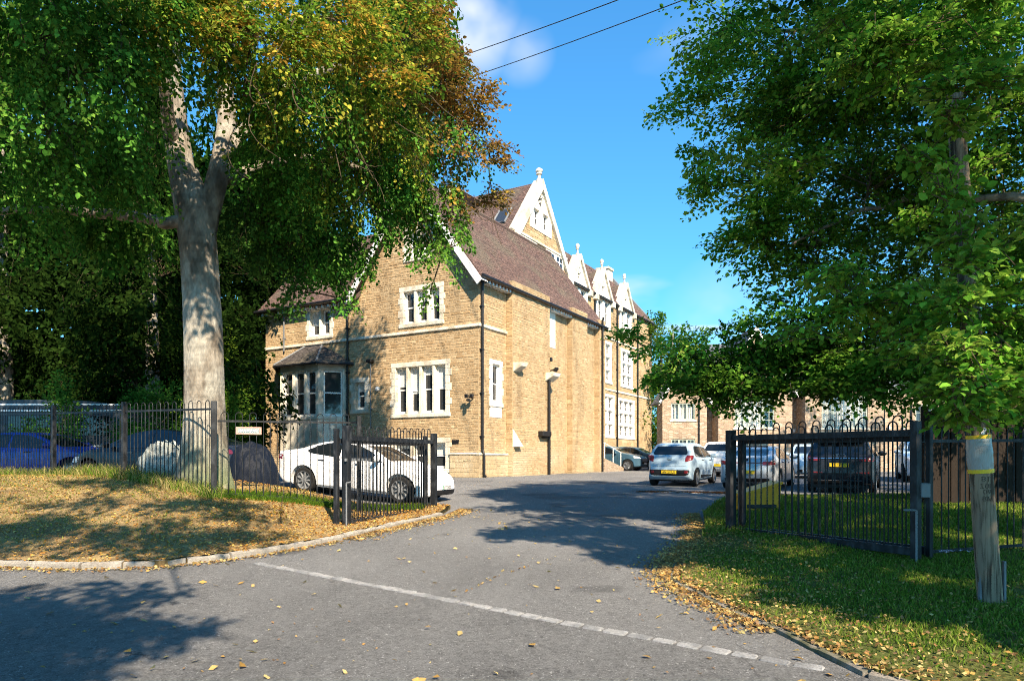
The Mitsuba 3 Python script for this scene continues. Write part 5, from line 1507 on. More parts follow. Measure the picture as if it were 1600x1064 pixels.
class Tree:
    def __init__(self, name, label, seed, leaf=.075, mat_leaf='m_leaf', bark='m_bark', group=None, fine=False, wide=.34):
        self.k = thing(name, label, 'tree', group); self.rng = np.random.RandomState(seed); self.L = []; self.tw = []; self.br = []; self.leaf, self.ml, self.bark, self.fine, self.wide = leaf, mat_leaf, bark, fine, wide; self.fk = 1.0

    def limb(self, pts, r0, r1, n=14, name=None, sides=9, wob=.0):
        P = smooth_path(pts, n) if len(pts) > 2 else np.linspace(pts[0], pts[-1], n)
        if wob: P[1:-1] += self.rng.normal(0, wob, (n - 2, 3))
        rr = r0 + (r1 - r0) * np.linspace(0, 1, n) ** .85
        self.pts = getattr(self, 'pts', []) + list(P[len(P) // 4:])
        (self.tw if name is None else self.br).append(tube(P, rr, sides)) if name != 'limb' else part(self.k, 'limb', tube(P, rr, sides), self.bark, True)
        return P

    def clump(self, c, r, n, pal=GREEN, L=(.5, .9), K=22, droop=.15, mode='layer', out=None, leaf=None, feed=None, hollow=.35, bright=(.8, 1.2), lean=None, twig_frac=.35):
        """n sprays through an ellipsoid, pointing outwards; mode 'layer' = flat tiers, 'weep' = hanging curtains."""
        g = self.rng; c, r = np.asarray(c, float), np.asarray(r, float)
        ns = max(3, n // 11); sub = unit(g.normal(0, 1, (ns, 3))); u = unit(sub[g.randint(0, ns, n)] + g.normal(0, .26, (n, 3))); rad = g.uniform(hollow ** 3, 1, n) ** (1 / 3)
        rad = rad * (1 + .25 * (meshkit.noise(u * 2.7 + c, 3) - .5))
        O = c + u * rad[:, None] * r
        if mode == 'layer': O[:, 2] = c[2] + np.round((O[:, 2] - c[2]) / .34) * .34 + g.normal(0, .045, n)      # boughs in flat tiers
        o = u.copy() if out is None else u * .6 + unit(np.asarray(out, float)) * .8
        Ls = g.uniform(L[0], L[1], n)
        if mode == 'weep':
            Tn = o * np.array([.55, .55, .15]) + np.array([0, 0, -.85]) + g.normal(0, .22, (n, 3)); W = o * np.array([1, 1, .2]) + g.normal(0, .35, (n, 3)) + np.array([0, 0, .3])
        elif mode == 'up':
            Tn = o + np.array([0, 0, .5]) + g.normal(0, .4, (n, 3)); W = np.array([0, 0, 1.]) + g.normal(0, .5, (n, 3)) + o * .4
        else:
            Tn = o * np.array([1, 1, .35]) + g.normal(0, .28, (n, 3)) + np.array([0, 0, -.08]); W = np.array([0, 0, 1.]) + g.normal(0, .22, (n, 3)) + o * .25
        O = O - unit(Tn) * Ls[:, None] * .5
        b = g.uniform(bright[0], bright[1], n)
        self.L.append(spray_leaves(g, O, Tn, W, Ls, K, leaf or self.leaf, pal, droop, bright=b))
        m = g.rand(n) < twig_frac; A = O[m]; Bq = A + unit(Tn[m]) * Ls[m][:, None] * .9; Bq[:, 2] -= droop * Ls[m] * .8
        self.sticks(A, Bq, .006)
        if feed is not None:
            f = np.asarray(feed, float)
            if getattr(self, 'pts', None):
                q_ = np.array(self.pts); f = q_[np.argmin(np.linalg.norm((q_ - c) * [1, 1, 1.4], axis=1))]
            mid = (f + c) / 2 + g.normal(0, .16, 3) * min(1, np.linalg.norm(c - f)) + np.array([0, 0, .06 * np.linalg.norm(c - f)])
            d = np.linalg.norm(c - f); P = smooth_path([f, mid, c], 10); self.tw.append(tube(P, np.linspace(.014 + .006 * d, .010, 10) * self.fk, 7))
            js = g.choice(n, min(n, max(6, n // 14)), replace=False); base = P[g.randint(3, 10, len(js))]; self.pts = getattr(self, 'pts', [f]) + [P[6], P[9]]
            midp = (base + O[js]) / 2 + g.normal(0, .08, base.shape)
            self.sticks(base, midp, .014); self.sticks(midp, O[js], .009)

    def sticks(self, A, B, r):
        if not len(A): return
        d = unit(B - A); ref = np.where(np.abs(d[:, 2:]) < .9, [[0, 0, 1.]], [[1., 0, 0]]); a = unit(np.cross(d, ref)); b = np.cross(d, a)
        ang = np.arange(3) * 2 * np.pi / 3
        ring = (np.cos(ang)[None, :, None] * a[:, None] + np.sin(ang)[None, :, None] * b[:, None])
        V = np.concatenate([A[:, None] + ring * r, B[:, None] + ring * r * .45], 1)
        F = np.array([[0, 1, 4], [0, 4, 3], [1, 2, 5], [1, 5, 4], [2, 0, 3], [2, 3, 5]])
        self.tw.append((V.reshape(-1, 3), (F[None] + (np.arange(len(A)) * 6)[:, None, None]).reshape(-1, 3)))

    def finish(self, crown_label=None):
        P, D, N, s, C = (np.concatenate([x[i] for x in self.L]) for i in range(5))
        V, F, C = leaf_geometry(P, D, N, s, C, self.wide, self.fine)
        part(self.k, 'crown', (V, F), self.ml, False, color=C, label=crown_label)
        if self.tw:
            m = MB()
            for t in self.tw: m.add(*t)
            part(self.k, 'branches', m, 'm_twig', True, kind='stuff', label='thin branches and twigs inside the crown')
        return len(P)


def trunk_mesh(path, radii, sides=40, flute=.06, seed=3, flare=None):
    P = smooth_path(path, 60); q = np.linspace(0, 1, len(radii)); rr = np.interp(np.linspace(0, 1, 60), q, radii)
    v, f = tube(P, rr, sides, True)
    ctr = np.vstack([np.repeat(P, sides, axis=0), P[:1], P[-1:]]); d = v - ctr
    a = np.arctan2(d[:, 1], d[:, 0]); z = v[:, 2]
    n = meshkit.fbm(np.column_stack([np.cos(a) * 1.4, np.sin(a) * 1.4, z * .35]), 4, seed) - .5
    low = np.clip(1 - (z - z.min()) / 1.3, 0, 1) ** 2
    v = ctr + d * (1 + flute * 3.2 * n + .20 * low * np.cos(a * 5 + 1))[:, None]
    return v, f


GREENGOLD = np.vstack([GREEN, GOLD[:3]])
# ---- the big beech on the left
beech = Tree('beech_tree', 'huge old beech with a smooth grey forked trunk, its hanging crown turning gold', 21, leaf=.096, fine=True)
bx, by = -6.33, 14.05; bz = gz(bx, by)
part(beech.k, 'trunk', trunk_mesh([(bx + .02, by, bz - .3), (bx, by, 2.0), (bx - .03, by, 4.2), (bx - .12, by, 6.0), (bx - .16, by, 7.55)], [.64, .49, .42, .395, .38, .37, .36, .355, .34, .26, .02], 44, .05), 'm_bark', True, label='massive dappled grey trunk')
beech.limb([(-6.5, 14.05, 5.6), (-6.66, 14.05, 6.7), (-6.88, 14.05, 8.0), (-7.1, 14.15, 9.6), (-7.3, 14.5, 12.0), (-7.0, 15.0, 15.0)], .30, .14, 26, 'limb', 16)
beech.limb([(-6.42, 14.05, 5.6), (-6.26, 14.1, 6.7), (-6.05, 14.2, 7.75), (-6.1, 14.6, 9.0), (-6.5, 15.4, 10.2), (-6.2, 16.2, 12.5)], .26, .11, 24, 'limb', 14)
beech.limb([(-6.5, 14.0, 6.45), (-7.4, 13.8, 6.4), (-8.6, 13.7, 6.55), (-9.8, 13.5, 6.5), (-11.0, 13.2, 6.2)], .13, .06, 18, 'limb', 10, .02)
beech.limb([(-6.1, 14.2, 7.6), (-5.0, 14.6, 9.3), (-3.6, 15.2, 10.3), (-2.2, 15.8, 10.2)], .16, .05, 18, 'limb', 10, .03)
beech.limb([(-6.0, 14.2, 7.4), (-5.2, 15.2, 8.2), (-4.2, 16.0, 8.6), (-3.0, 16.4, 8.0)], .13, .04, 16, 'limb', 9, .03)
beech.limb([(-6.9, 14.0, 8.0), (-6.4, 12.6, 9.4), (-5.4, 11.6, 10.4), (-4.4, 11.0, 10.6)], .14, .04, 16, 'limb', 9, .03)
TOP = (-7.1, 14.2, 9.4); TOPR = (-3.6, 15.2, 10.3); TOPF = (-6.0, 12.2, 9.7)
# sunlit front, left of the trunk
for (px, py, Y, r, n, pal, mode) in (
    (60, 60, 10.5, (1.7, 1.4, 1.1), 190, GREEN, 'weep'), (170, 150, 11.0, (1.4, 1.3, 1.2), 200, GREEN, 'weep'), (60, 210, 11.2, (1.5, 1.3, 1.2), 200, GREEN, 'weep'),
    (190, 270, 12.2, (1.0, 1.0, .8), 110, GREEN, 'weep'), (40, 330, 12.5, (1.3, 1.0, .9), 110, GREEN, 'weep'), (-60, 120, 10.8, (1.5, 1.4, 1.6), 160, GREEN, 'weep'),
    (250, 50, 11.5, (1.2, 1.2, 1.0), 170, GREENGOLD, 'weep'), (170, 10, 11.0, (1.4, 1.3, 1.0), 150, GREEN, 'weep'),
    # gold centre over the fork
    (330, 30, 11.5, (1.2, 1.2, .9), 200, GOLD, 'layer'), (430, 60, 12.0, (1.3, 1.2, 1.0), 230, GOLD, 'layer'), (520, 30, 12.6, (1.4, 1.2, 1.0), 220, GOLD, 'layer'),
    (380, 150, 12.4, (.9, .9, .75), 120, GREENGOLD, 'weep'), (470, 170, 12.8, (1.2, 1.1, 1.0), 210, GREENGOLD, 'weep'), (570, 130, 13.6, (1.4, 1.2, 1.1), 230, GOLD, 'layer'),
    # right lobe reaching over the gable, coppery at the edge
    (640, 60, 14.5, (1.3, 1.3, 1.0), 160, np.vstack([GOLD, COPPER]), 'layer'), (690, 130, 15.4, (1.2, 1.2, .9), 150, COPPER, 'layer'), (735, 165, 16.2, (.9, 1.1, .8), 90, COPPER, 'layer'), (600, 220, 14.8, (1.3, 1.2, 1.0), 220, GREENGOLD, 'weep'),
    (690, 230, 16.0, (1.2, 1.1, .75), 130, np.vstack([COPPER, GREEN]), 'weep'), (765, 240, 16.8, (.65, .9, .7), 50, COPPER, 'layer'), (530, 290, 14.6, (1.2, 1.1, .9), 210, GREENGOLD, 'weep'),
    (620, 300, 15.6, (1.1, 1.0, .7), 120, GREEN, 'weep'), (440, 260, 13.8, (1.1, 1.0, 1.0), 190, GREEN, 'weep'), (400, 350, 14.6, (.8, .8, .9), 120, DARK, 'weep'),
    (470, 370, 15.0, (1.0, .9, .8), 170, GREEN, 'weep'), (430, 405, 15.4, (.75, .8, .6), 110, DARK, 'weep'), (510, 410, 15.8, (.75, .8, .6), 100, GREEN, 'weep'), (540, 470, 16.0, (.3, .5, .3), 16, GREEN, 'weep'),
    (545, 370, 15.4, (.7, .8, .6), 80, GREEN, 'weep'), (655, 345, 16.2, (.7, .7, .5), 50, GREEN, 'weep'), (690, 400, 16.6, (.42, .5, .75), 40, GREEN, 'weep'), (672, 455, 16.6, (.16, .2, .5), 8, GREEN, 'weep'), (640, 295, 15.6, (.9, .8, .6), 90, GREENGOLD, 'weep'), (595, 335, 15.6, (.7, .8, .6), 60, GREEN, 'weep'), (700, 305, 16.4, (.6, .6, .45), 46, np.vstack([COPPER, GREEN]), 'weep'), (570, 405, 15.8, (.45, .5, .4), 20, GREEN, 'weep'), (720, 365, 16.8, (.3, .4, .5), 22, GREEN, 'weep'), (655, 390, 16.6, (.28, .3, .45), 20, GREEN, 'weep'), (770, 305, 17.2, (.5, .6, .45), 34, COPPER, 'layer'),
    (465, 465, 15.4, (.45, .5, .22), 18, DARK, 'weep')):
    c = at(px, py, Y)
    feed = TOPF if px < 560 and py < 200 else (TOPR if px >= 380 else TOP)
    beech.clump(c, np.array(r) * (.92, .92, .82) - (0, 0, .08), int(n * (.68 if pal is GOLD else .8)), pal, (.5, .9), 21, .2, mode, feed=feed, bright=(.9, 1.75))  # brightness raised to put sun highlights into the leaf colour
# rest of the crown, mostly unseen; clumps added and leaves enlarged for shade
for (c, r, n) in (((-9.5, 14, 11), (2.6, 2.6, 2.4), 300), ((-6.5, 14.5, 13.5), (3, 3, 2.6), 320), ((-3.5, 16, 12.8), (2.2, 2.4, 1.8), 240), ((-8, 18, 11), (2.6, 2.6, 2.4), 260), ((-4.5, 19.5, 11.0), (2.3, 2.2, 2.0), 230), ((-7, 16.5, 16.5), (3, 3, 2), 260),
                  ((-4.2, 21.5, 13.2), (2, 2, 1.6), 130), ((-10, 17, 8.4), (1.8, 1.8, 1.8), 180), ((-5.4, 18.2, 7.6), (1.2, 1.2, 1.0), 110), ((-11.5, 13.2, 8.0), (1.8, 1.6, 1.8), 170), ((-2.9, 20.4, 13.6), (1.4, 1.4, 1.1), 230), ((-2.1, 20.4, 13.2), (.8, .9, .7), 50), ((-3.4, 22.4, 12.6), (1.4, 1.6, 1.3), 240), ((-4.8, 24, 14.4), (2, 2, 1.6), 190), ((-4.6, 21.0, 15.6), (1.8, 1.6, 1.4), 150), ((-4.6, 8.8, 9.4), (1.2, 1.0, .5), 45), ((-6.0, 8.6, 9.4), (1.4, 1.0, .6), 130), ((-10.6, 10.5, 9.2), (2.3, 1.6, .9), 320), ((-13, 15.5, 11), (2.4, 2, 1.2), 220), ((-13.6, 11.2, 9.4), (2.2, 1.8, 1.0), 150), ((-8.6, 9.6, 9.4), (1.6, 1.1, .7), 90)):
    beech.clump(c, r, n, GREEN, (.7, 1.2), 20, .2, 'weep', feed=TOP, leaf=.17)
# bare whitish twigs hanging through the crown
g = beech.rng
for (px, py, Y) in ((400, 150, 11.8), (520, 190, 13), (600, 140, 13.4), (560, 250, 14), (470, 110, 11.9), (640, 190, 14.6), (690, 300, 16.2), (735, 330, 16.5)):
    p = at(px, py, Y)
    for _ in range(6):
        q = p + g.normal(0, .35, 3); e = q + np.array([g.normal(0, .5), g.normal(0, .2), -g.uniform(.3, 1.1)]); m_ = (q + e) / 2 + g.normal(0, .14, 3)
        beech.tw.append(tube(smooth_path([q, m_, e], 7), np.linspace(.011, .004, 7), 4))
beech.finish('hanging crown, green at the left, gold in the middle and coppery at the right')

# ---- the tree on the right whose boughs hang over the gate
rt = Tree('lime_tree', 'tall broad green tree at the right whose boughs hang over the black gate', 33, leaf=.088, fine=True, wide=.36); rt.fk = .55
rx, ry = 9.6, 9.4
part(rt.k, 'trunk', trunk_mesh([(rx, ry, -.2), (rx - .1, ry, 2.5), (rx - .1, ry, 6), (rx - .3, ry + .1, 11)], [.5, .36, .3, .26, .16], 24, .05, 8), 'm_bark', True)
rt.limb([(rx - .1, ry, 4.0), (8.0, 9.9, 5.2), (6.2, 10.6, 5.6), (4.6, 11.2, 5.1)], .10, .025, 18, 'limb', 9, .03)
rt.limb([(rx - .1, ry, 5.5), (7.9, 10.4, 7.4), (5.8, 11.2, 8.6), (3.9, 11.8, 8.9)], .10, .025, 18, 'limb', 9, .03)
rt.limb([(rx - .1, ry, 2.9), (8.2, 8.2, 3.5), (6.8, 7.2, 3.9), (5.6, 6.6, 3.7)], .09, .02, 16, 'limb', 8, .02)
rt.limb([(rx - .2, ry, 7), (8.6, 7.6, 9), (7.0, 6.4, 9.8)], .13, .04, 14, 'limb', 8, .02)
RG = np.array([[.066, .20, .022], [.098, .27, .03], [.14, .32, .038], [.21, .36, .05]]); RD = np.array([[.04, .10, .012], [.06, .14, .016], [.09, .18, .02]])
LOW, MID, FRT, HI = (8.0, 9.9, 5.2), (6.8, 10.8, 8.0), (7.6, 7.7, 3.7), (9.0, 9.4, 8)
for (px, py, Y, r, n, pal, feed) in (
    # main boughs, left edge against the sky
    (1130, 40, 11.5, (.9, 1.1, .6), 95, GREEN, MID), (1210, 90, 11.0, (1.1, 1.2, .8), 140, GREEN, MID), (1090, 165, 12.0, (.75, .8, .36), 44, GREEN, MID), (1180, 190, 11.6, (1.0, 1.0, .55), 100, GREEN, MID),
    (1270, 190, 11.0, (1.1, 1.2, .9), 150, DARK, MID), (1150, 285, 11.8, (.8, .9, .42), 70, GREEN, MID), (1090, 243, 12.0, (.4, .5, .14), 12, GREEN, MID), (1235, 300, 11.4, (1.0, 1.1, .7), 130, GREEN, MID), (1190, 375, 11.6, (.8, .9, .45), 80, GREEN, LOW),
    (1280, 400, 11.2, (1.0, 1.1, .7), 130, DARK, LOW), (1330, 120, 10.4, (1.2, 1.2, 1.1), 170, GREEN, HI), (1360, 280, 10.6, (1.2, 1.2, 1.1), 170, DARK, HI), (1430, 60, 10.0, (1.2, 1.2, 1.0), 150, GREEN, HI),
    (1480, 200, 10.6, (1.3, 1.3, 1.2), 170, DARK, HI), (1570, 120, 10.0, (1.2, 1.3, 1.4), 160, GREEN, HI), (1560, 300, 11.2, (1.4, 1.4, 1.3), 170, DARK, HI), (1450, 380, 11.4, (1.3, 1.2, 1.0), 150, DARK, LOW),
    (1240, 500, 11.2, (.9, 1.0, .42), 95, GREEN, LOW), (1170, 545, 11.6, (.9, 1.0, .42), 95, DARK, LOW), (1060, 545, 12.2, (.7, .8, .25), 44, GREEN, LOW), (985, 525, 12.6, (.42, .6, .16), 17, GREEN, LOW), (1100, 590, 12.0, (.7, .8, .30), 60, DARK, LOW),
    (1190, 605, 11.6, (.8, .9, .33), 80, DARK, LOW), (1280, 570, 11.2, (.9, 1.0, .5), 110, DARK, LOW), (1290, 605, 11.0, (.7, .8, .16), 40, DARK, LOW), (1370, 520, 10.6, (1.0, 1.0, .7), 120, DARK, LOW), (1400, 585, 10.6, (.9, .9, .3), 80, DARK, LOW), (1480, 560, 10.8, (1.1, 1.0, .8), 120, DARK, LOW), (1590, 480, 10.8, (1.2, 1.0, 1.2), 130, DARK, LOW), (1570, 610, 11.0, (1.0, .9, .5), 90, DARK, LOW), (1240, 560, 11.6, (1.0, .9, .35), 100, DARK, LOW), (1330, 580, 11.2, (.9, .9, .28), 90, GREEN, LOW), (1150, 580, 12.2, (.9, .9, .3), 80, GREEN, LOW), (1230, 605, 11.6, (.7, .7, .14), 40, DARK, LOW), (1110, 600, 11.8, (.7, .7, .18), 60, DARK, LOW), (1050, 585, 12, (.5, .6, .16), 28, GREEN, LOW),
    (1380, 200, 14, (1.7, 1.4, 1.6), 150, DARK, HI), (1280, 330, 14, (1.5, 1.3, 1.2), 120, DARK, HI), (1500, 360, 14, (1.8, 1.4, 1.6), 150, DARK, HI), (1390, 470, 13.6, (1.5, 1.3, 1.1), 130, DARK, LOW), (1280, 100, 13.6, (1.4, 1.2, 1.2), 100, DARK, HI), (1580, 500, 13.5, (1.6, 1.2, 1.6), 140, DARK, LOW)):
    rt.clump(at(px, py, Y), r, int(n * 1.25), RG if pal is GREEN else RD, (.4, .8), 20, .12, 'layer', feed=feed, hollow=.2, bright=(.9, 1.8))  # wider brightness range paints more sunlit highlights on these leaves
# boughs close to the photographer, round the pole, coloured brighter to read as sunlit
SUN_YG = np.array([[.105, .27, .028], [.15, .33, .036], [.20, .37, .042], [.27, .41, .06]])
for (px, py, Y, r, n) in ((1340, 430, 7.2, (.55, .6, .20), 34), (1420, 460, 6.8, (.5, .6, .20), 34), (1500, 500, 6.3, (.5, .5, .20), 34), (1560, 450, 6.0, (.4, .5, .25), 28), (1440, 540, 6.8, (.5, .5, .16), 30), (1540, 560, 6.2, (.45, .5, .18), 34), (1480, 600, 6.4, (.5, .5, .14), 32), (1590, 620, 6.2, (.4, .5, .16), 24), (1500, 640, 5.9, (.38, .25, .09), 26), (1515, 590, 5.9, (.35, .25, .12), 24), (1500, 540, 5.9, (.35, .25, .12), 20), (1505, 470, 5.9, (.3, .25, .12), 18), (1260, 515, 7.6, (.35, .4, .08), 12), (1400, 500, 7.0, (.4, .4, .12), 20), (1320, 475, 7.2, (.35, .4, .10), 16),
                          (1390, 60, 7.6, (.7, .6, .28), 40), (1340, 100, 7.8, (.55, .6, .2), 26), (1470, 40, 7.2, (.6, .6, .3), 36), (1310, 20, 8.0, (.5, .5, .25), 24), (1300, 125, 8.2, (.5, .5, .18), 22), (1400, 130, 7.6, (.45, .5, .16), 20), (1560, 260, 7.6, (.5, .6, .2), 22), (1440, 330, 7.8, (.4, .5, .14), 14), (1530, 30, 7.0, (.5, .5, .3), 26), (1580, 170, 7.4, (.4, .4, .3), 18), (1505, 130, 6.0, (.32, .25, .2), 26), (1490, 175, 5.9, (.2, .2, .14), 14), (1465, 300, 5.9, (.25, .2, .12), 12), (1510, 360, 5.9, (.25, .2, .12), 13), (1490, 410, 5.8, (.3, .2, .10), 18), (1440, 245, 6.4, (.3, .3, .12), 14), (1240, 250, 9.6, (.6, .6, .2), 30), (1165, 240, 10.2, (.6, .6, .16), 30)):
    rt.clump(at(px, py, Y), r, n, SUN_YG, (.3, .55), 15, .12, 'layer', feed=None, hollow=.1, twig_frac=.9)
# crown over and beyond the frame that shades the verge, the gate and the drive
for (c, r, n) in (((7.6, 4.2, 5.4), (.9, 1.2, .6), 90), ((6.6, 1.0, 5.4), (1.5, 1.3, .45), 130), ((9.6, 6.4, 7.2), (1.8, 1.6, .7), 120), ((7.2, 6.6, 7.5), (1.5, 1.2, .6), 100), ((10.8, 4.4, 7.4), (1.7, 1.6, .8), 110), ((7.3, 3.4, 7.4), (1.3, 1.2, .6), 80), ((4.4, 1.7, 7.2), (.8, 1.2, .4), 44), ((3.4, 3.9, 7.3), (.7, .9, .3), 34), ((9.6, 2.6, 6.4), (1.4, 1.4, .6), 90), ((8.0, 2.2, 5.8), (1.4, 1.4, .6), 150), ((7.4, -.6, 5.6), (1.0, .8, .35), 34), ((7.9, 1.6, 7.2), (1.7, 1.6, .9), 95), ((8.6, 4.2, 7.0), (1.6, 1.6, 1.1), 110), ((9.6, -.6, 8.6), (1.9, 1.7, 1.0), 90), ((6.6, 1.4, 8.2), (1.4, 1.5, .8), 75), ((5.0, 3.6, 8.2), (1.1, 1.6, .8), 90), ((5.4, 6.0, 8.8), (1.4, 1.5, .8), 80), ((4.0, 7.4, 8.4), (1.2, 1.5, .8), 100), ((3.7, 9.2, 8.9), (1.0, 1.2, .6), 70),
                  ((7.4, 6.2, 9.4), (1.7, 1.7, 1.2), 140), ((5.6, 8.6, 10.6), (2.0, 2.0, 1.3), 170), ((8, 9, 12), (2.6, 2.6, 1.8), 220), ((10.5, 7.2, 6.2), (1.6, 2.0, 1.8), 150), ((12, 11, 9), (2.4, 2.6, 3), 240), ((7.6, 12.5, 10.5), (2.2, 2.0, 1.8), 200), ((12, 13, 4.5), (1.8, 1.8, 1.6), 140), ((10.6, 3.6, 5.6), (1.5, 1.6, 1.3), 100)):
    rt.clump(c, r, n, GREEN, (.6, 1.0), 18, .12, 'layer', feed=HI, leaf=.19)
rt.finish('layered green boughs, coloured yellow green as if sunlit nearest the pole')

# ---- a tree behind the photographer throws its shadow on the street at the bottom left
bt = Tree('street_tree', 'roadside tree just behind the photographer that throws the shade on the tarmac at bottom left', 5, leaf=.18)
part(bt.k, 'trunk', trunk_mesh([(-4.6, -5.2, -.2), (-4.6, -5.2, 2.5), (-4.4, -5.2, 5.5), (-4.2, -5.2, 9)], [.4, .3, .25, .2, .1], 20), 'm_bark', True)
for (c, r, n) in (((-2.6, -1.1, 6.4), (1.5, 1.0, .5), 170), ((-.9, -1.9, 6.8), (1.2, .7, .4), 80), ((-4.3, -.6, 6.4), (1.5, 1.1, .6), 150), ((-2.0, -3.2, 6.9), (1.8, .8, .5), 60), ((-.8, .1, 6.4), (.9, .5, .3), 16), ((-5.6, -2.0, 7.4), (1.8, 1.6, 1.0), 120), ((-4.5, -5, 9.5), (2.6, 2.2, 1.6), 120),
                  ((-2.2, 2.0, 7.4), (1.2, .8, .4), 60), ((-3.6, 2.2, 7.6), (1.2, .8, .4), 70), ((-1.0, 2.3, 7.3), (.6, .5, .25), 18), ((-2.6, 4.1, 7.8), (1.2, .4, .25), 34), ((-1.4, 3.5, 7.6), (.6, .3, .2), 14), ((-4.4, 5.2, 8.4), (1.3, .6, .35), 44), ((-5.4, 1.6, 7.8), (1.5, 1.1, .6), 90), ((-8.4, 2.8, 8.2), (1.9, 1.4, .8), 110), ((-6.2, 3.6, 8.0), (1.3, .5, .35), 36), ((-4.2, 3.7, 8.0), (.9, .3, .25), 14), ((-8.2, 5.0, 8.8), (1.5, .6, .4), 40), ((-9.8, 6.2, 8.8), (1.6, .8, .6), 50), ((-5.0, 5.4, 8.6), (1.0, .25, .2), 12)):  # second row: unseen clumps added to shade the left bank
    bt.clump(c, r, n, GREEN, (.7, 1.2), 20, .1, 'layer', feed=(-4.4, -5.2, 5.5), hollow=.1)
bt.finish()

# ---- trees and bushes behind
def back_tree(name, label, x, y, h, r, n, seed, pal, mode='up', leaf=.16, z0=None, hollow=.55, trunk=True, blobs=7, squash=1.0, group=None):
    t = Tree(name, label, seed, leaf=leaf, bark='m_bark', group=group); zg = gz(x, y); g = t.rng
    zc = (z0 if z0 is not None else zg + h * .35)
    if trunk: part(t.k, 'trunk', trunk_mesh([(x, y, zg - .3), (x + .1, y, zg + h * .3), (x, y, zg + h * .6), (x, y, zg + h * .9)], [.34, .24, .16, .05], 14), 'm_bark', True)
    for i in range(blobs):
        a = i * 2.4 + g.rand(); q = (i + .5) / blobs; zz = zc + (h + zg - zc) * q; rr = r * (math.sin(math.pi * min(1, .25 + .7 * q)) if mode != 'cone' else (1.08 - q))
        c = (x + rr * .45 * math.cos(a), y + rr * .45 * math.sin(a), zz)
        t.clump(c, (rr * .75, rr * .75, (h + zg - zc) / blobs * 1.15 * squash), max(12, int(n / blobs * (rr / r + .3))), pal, (.7, 1.3), 18, .25 if mode in ('cone', 'weep') else .1, 'weep' if mode in ('cone', 'weep') else mode, feed=(x, y, zz), hollow=hollow, twig_frac=.1)
    t.finish(); return t


back_tree('conifer', 'dark drooping conifer filling the shade left of the beech trunk', -13.8, 26.0, 15, 4.6, 1500, 51, SHADE_DARK, 'cone', .24, 2.6, .3)
back_tree('conifer', 'second dark conifer at the far left edge', -20.5, 27.5, 15, 5.0, 1300, 52, SHADE_DARK, 'cone', .25, 2.5, .3)
back_tree('broadleaf_tree', 'dense broadleaf tree behind the caravan', -17.5, 33, 14, 6.0, 1100, 53, SHADE_DARK, 'up', .3, 2, .3)
back_tree('broadleaf_tree', 'tall tree close behind the beech trunk', -19.5, 39, 15, 5.4, 1300, 54, SHADE_DARK, 'up', .26, 1.5, .3)
back_tree('broadleaf_tree', 'high tree behind the left end of the house', -14.5, 44, 20, 7.5, 1100, 57, SHADE_DARK, 'up', .34, 2, .3)
YB = np.array([[.06, .13, .014], [.09, .17, .02], [.12, .19, .022]])
back_tree('laurel_bush', 'bright sunlit bush between the beech trunk and the house', -14.3, 33.5, 6.6, 1.9, 560, 55, YB, 'up', .14, 1.0, .5, False, 6)
back_tree('laurel_bush', 'bushy shrub left of the beech trunk with pale new leaves', -9.6, 21.8, 3.4, 1.5, 360, 56, YB, 'up', .11, 1.0, .5, False, 5)
back_tree('laurel_bush', 'dark shrub behind the black saloon car', -12.0, 22.6, 3.3, 1.7, 330, 58, GREEN, 'up', .12, 1.0, .5, False, 5)
back_tree('laurel_bush', 'shrub at the left edge behind the blue coupe', -15.2, 22.8, 2.8, 1.6, 260, 59, GREEN, 'up', .12, 1.0, .5, False, 4)
back_tree('broadleaf_tree', 'sunlit tree in the gap between the stone house and the brick house', 13.6, 62, 13, 4.2, 620, 60, YB, 'up', .24, 1.5)
back_tree('broadleaf_tree', 'taller tree beyond the gap between the two houses', 17, 72, 16, 6, 420, 61, GREEN, 'up', .3, 3)
back_tree('broadleaf_tree', 'dark tree behind the timber fence', 14.2, 17.6, 11, 4.2, 900, 62, DARK, 'up', .15, 2.2)
back_tree('broadleaf_tree', 'dark tree at the right edge behind the timber fence', 19.5, 18.5, 12, 4.6, 600, 63, DARK, 'up', .17, 2.2)
back_tree('broadleaf_tree', 'dark tree over the right end of the brick house', 24.0, 30.0, 14, 5.5, 700, 64, DARK, 'up', .2, 2.6)

# the wood behind reads as one dark mass
wd = np.random.RandomState(66); n = 6500
O = np.column_stack([wd.uniform(-62, -15, n), wd.uniform(46, 56, n), wd.uniform(.5, 25, n)]); O[:, 2] *= .75 + .4 * meshkit.noise(O * .2, 4)
out = np.column_stack([wd.normal(.2, .5, n), -np.ones(n), wd.normal(.1, .4, n)])
P, D, N, s_, C = spray_leaves(wd, O, out, np.array([0, -.3, 1.]) + wd.normal(0, .4, (n, 3)), wd.uniform(1.5, 2.6, n), 16, .75, SHADE_DARK)
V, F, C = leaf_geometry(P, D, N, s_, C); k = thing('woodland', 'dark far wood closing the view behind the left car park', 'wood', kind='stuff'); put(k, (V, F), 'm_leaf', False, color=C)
n = 2600; out = out[:n]; O = np.column_stack([wd.uniform(10, 70, n), wd.uniform(76, 90, n), wd.uniform(.5, 13, n)])
P, D, N, s_, C = spray_leaves(wd, O, out, np.array([0, -.3, 1.]) + wd.normal(0, .4, (n, 3)), wd.uniform(1.5, 2.6, n), 14, .6, GREEN)
V, F, C = leaf_geometry(P, D, N, s_, C); k = thing('woodland', 'far wood beyond the brick house', 'wood', kind='stuff'); put(k, (V, F), 'm_leaf', False, color=C)

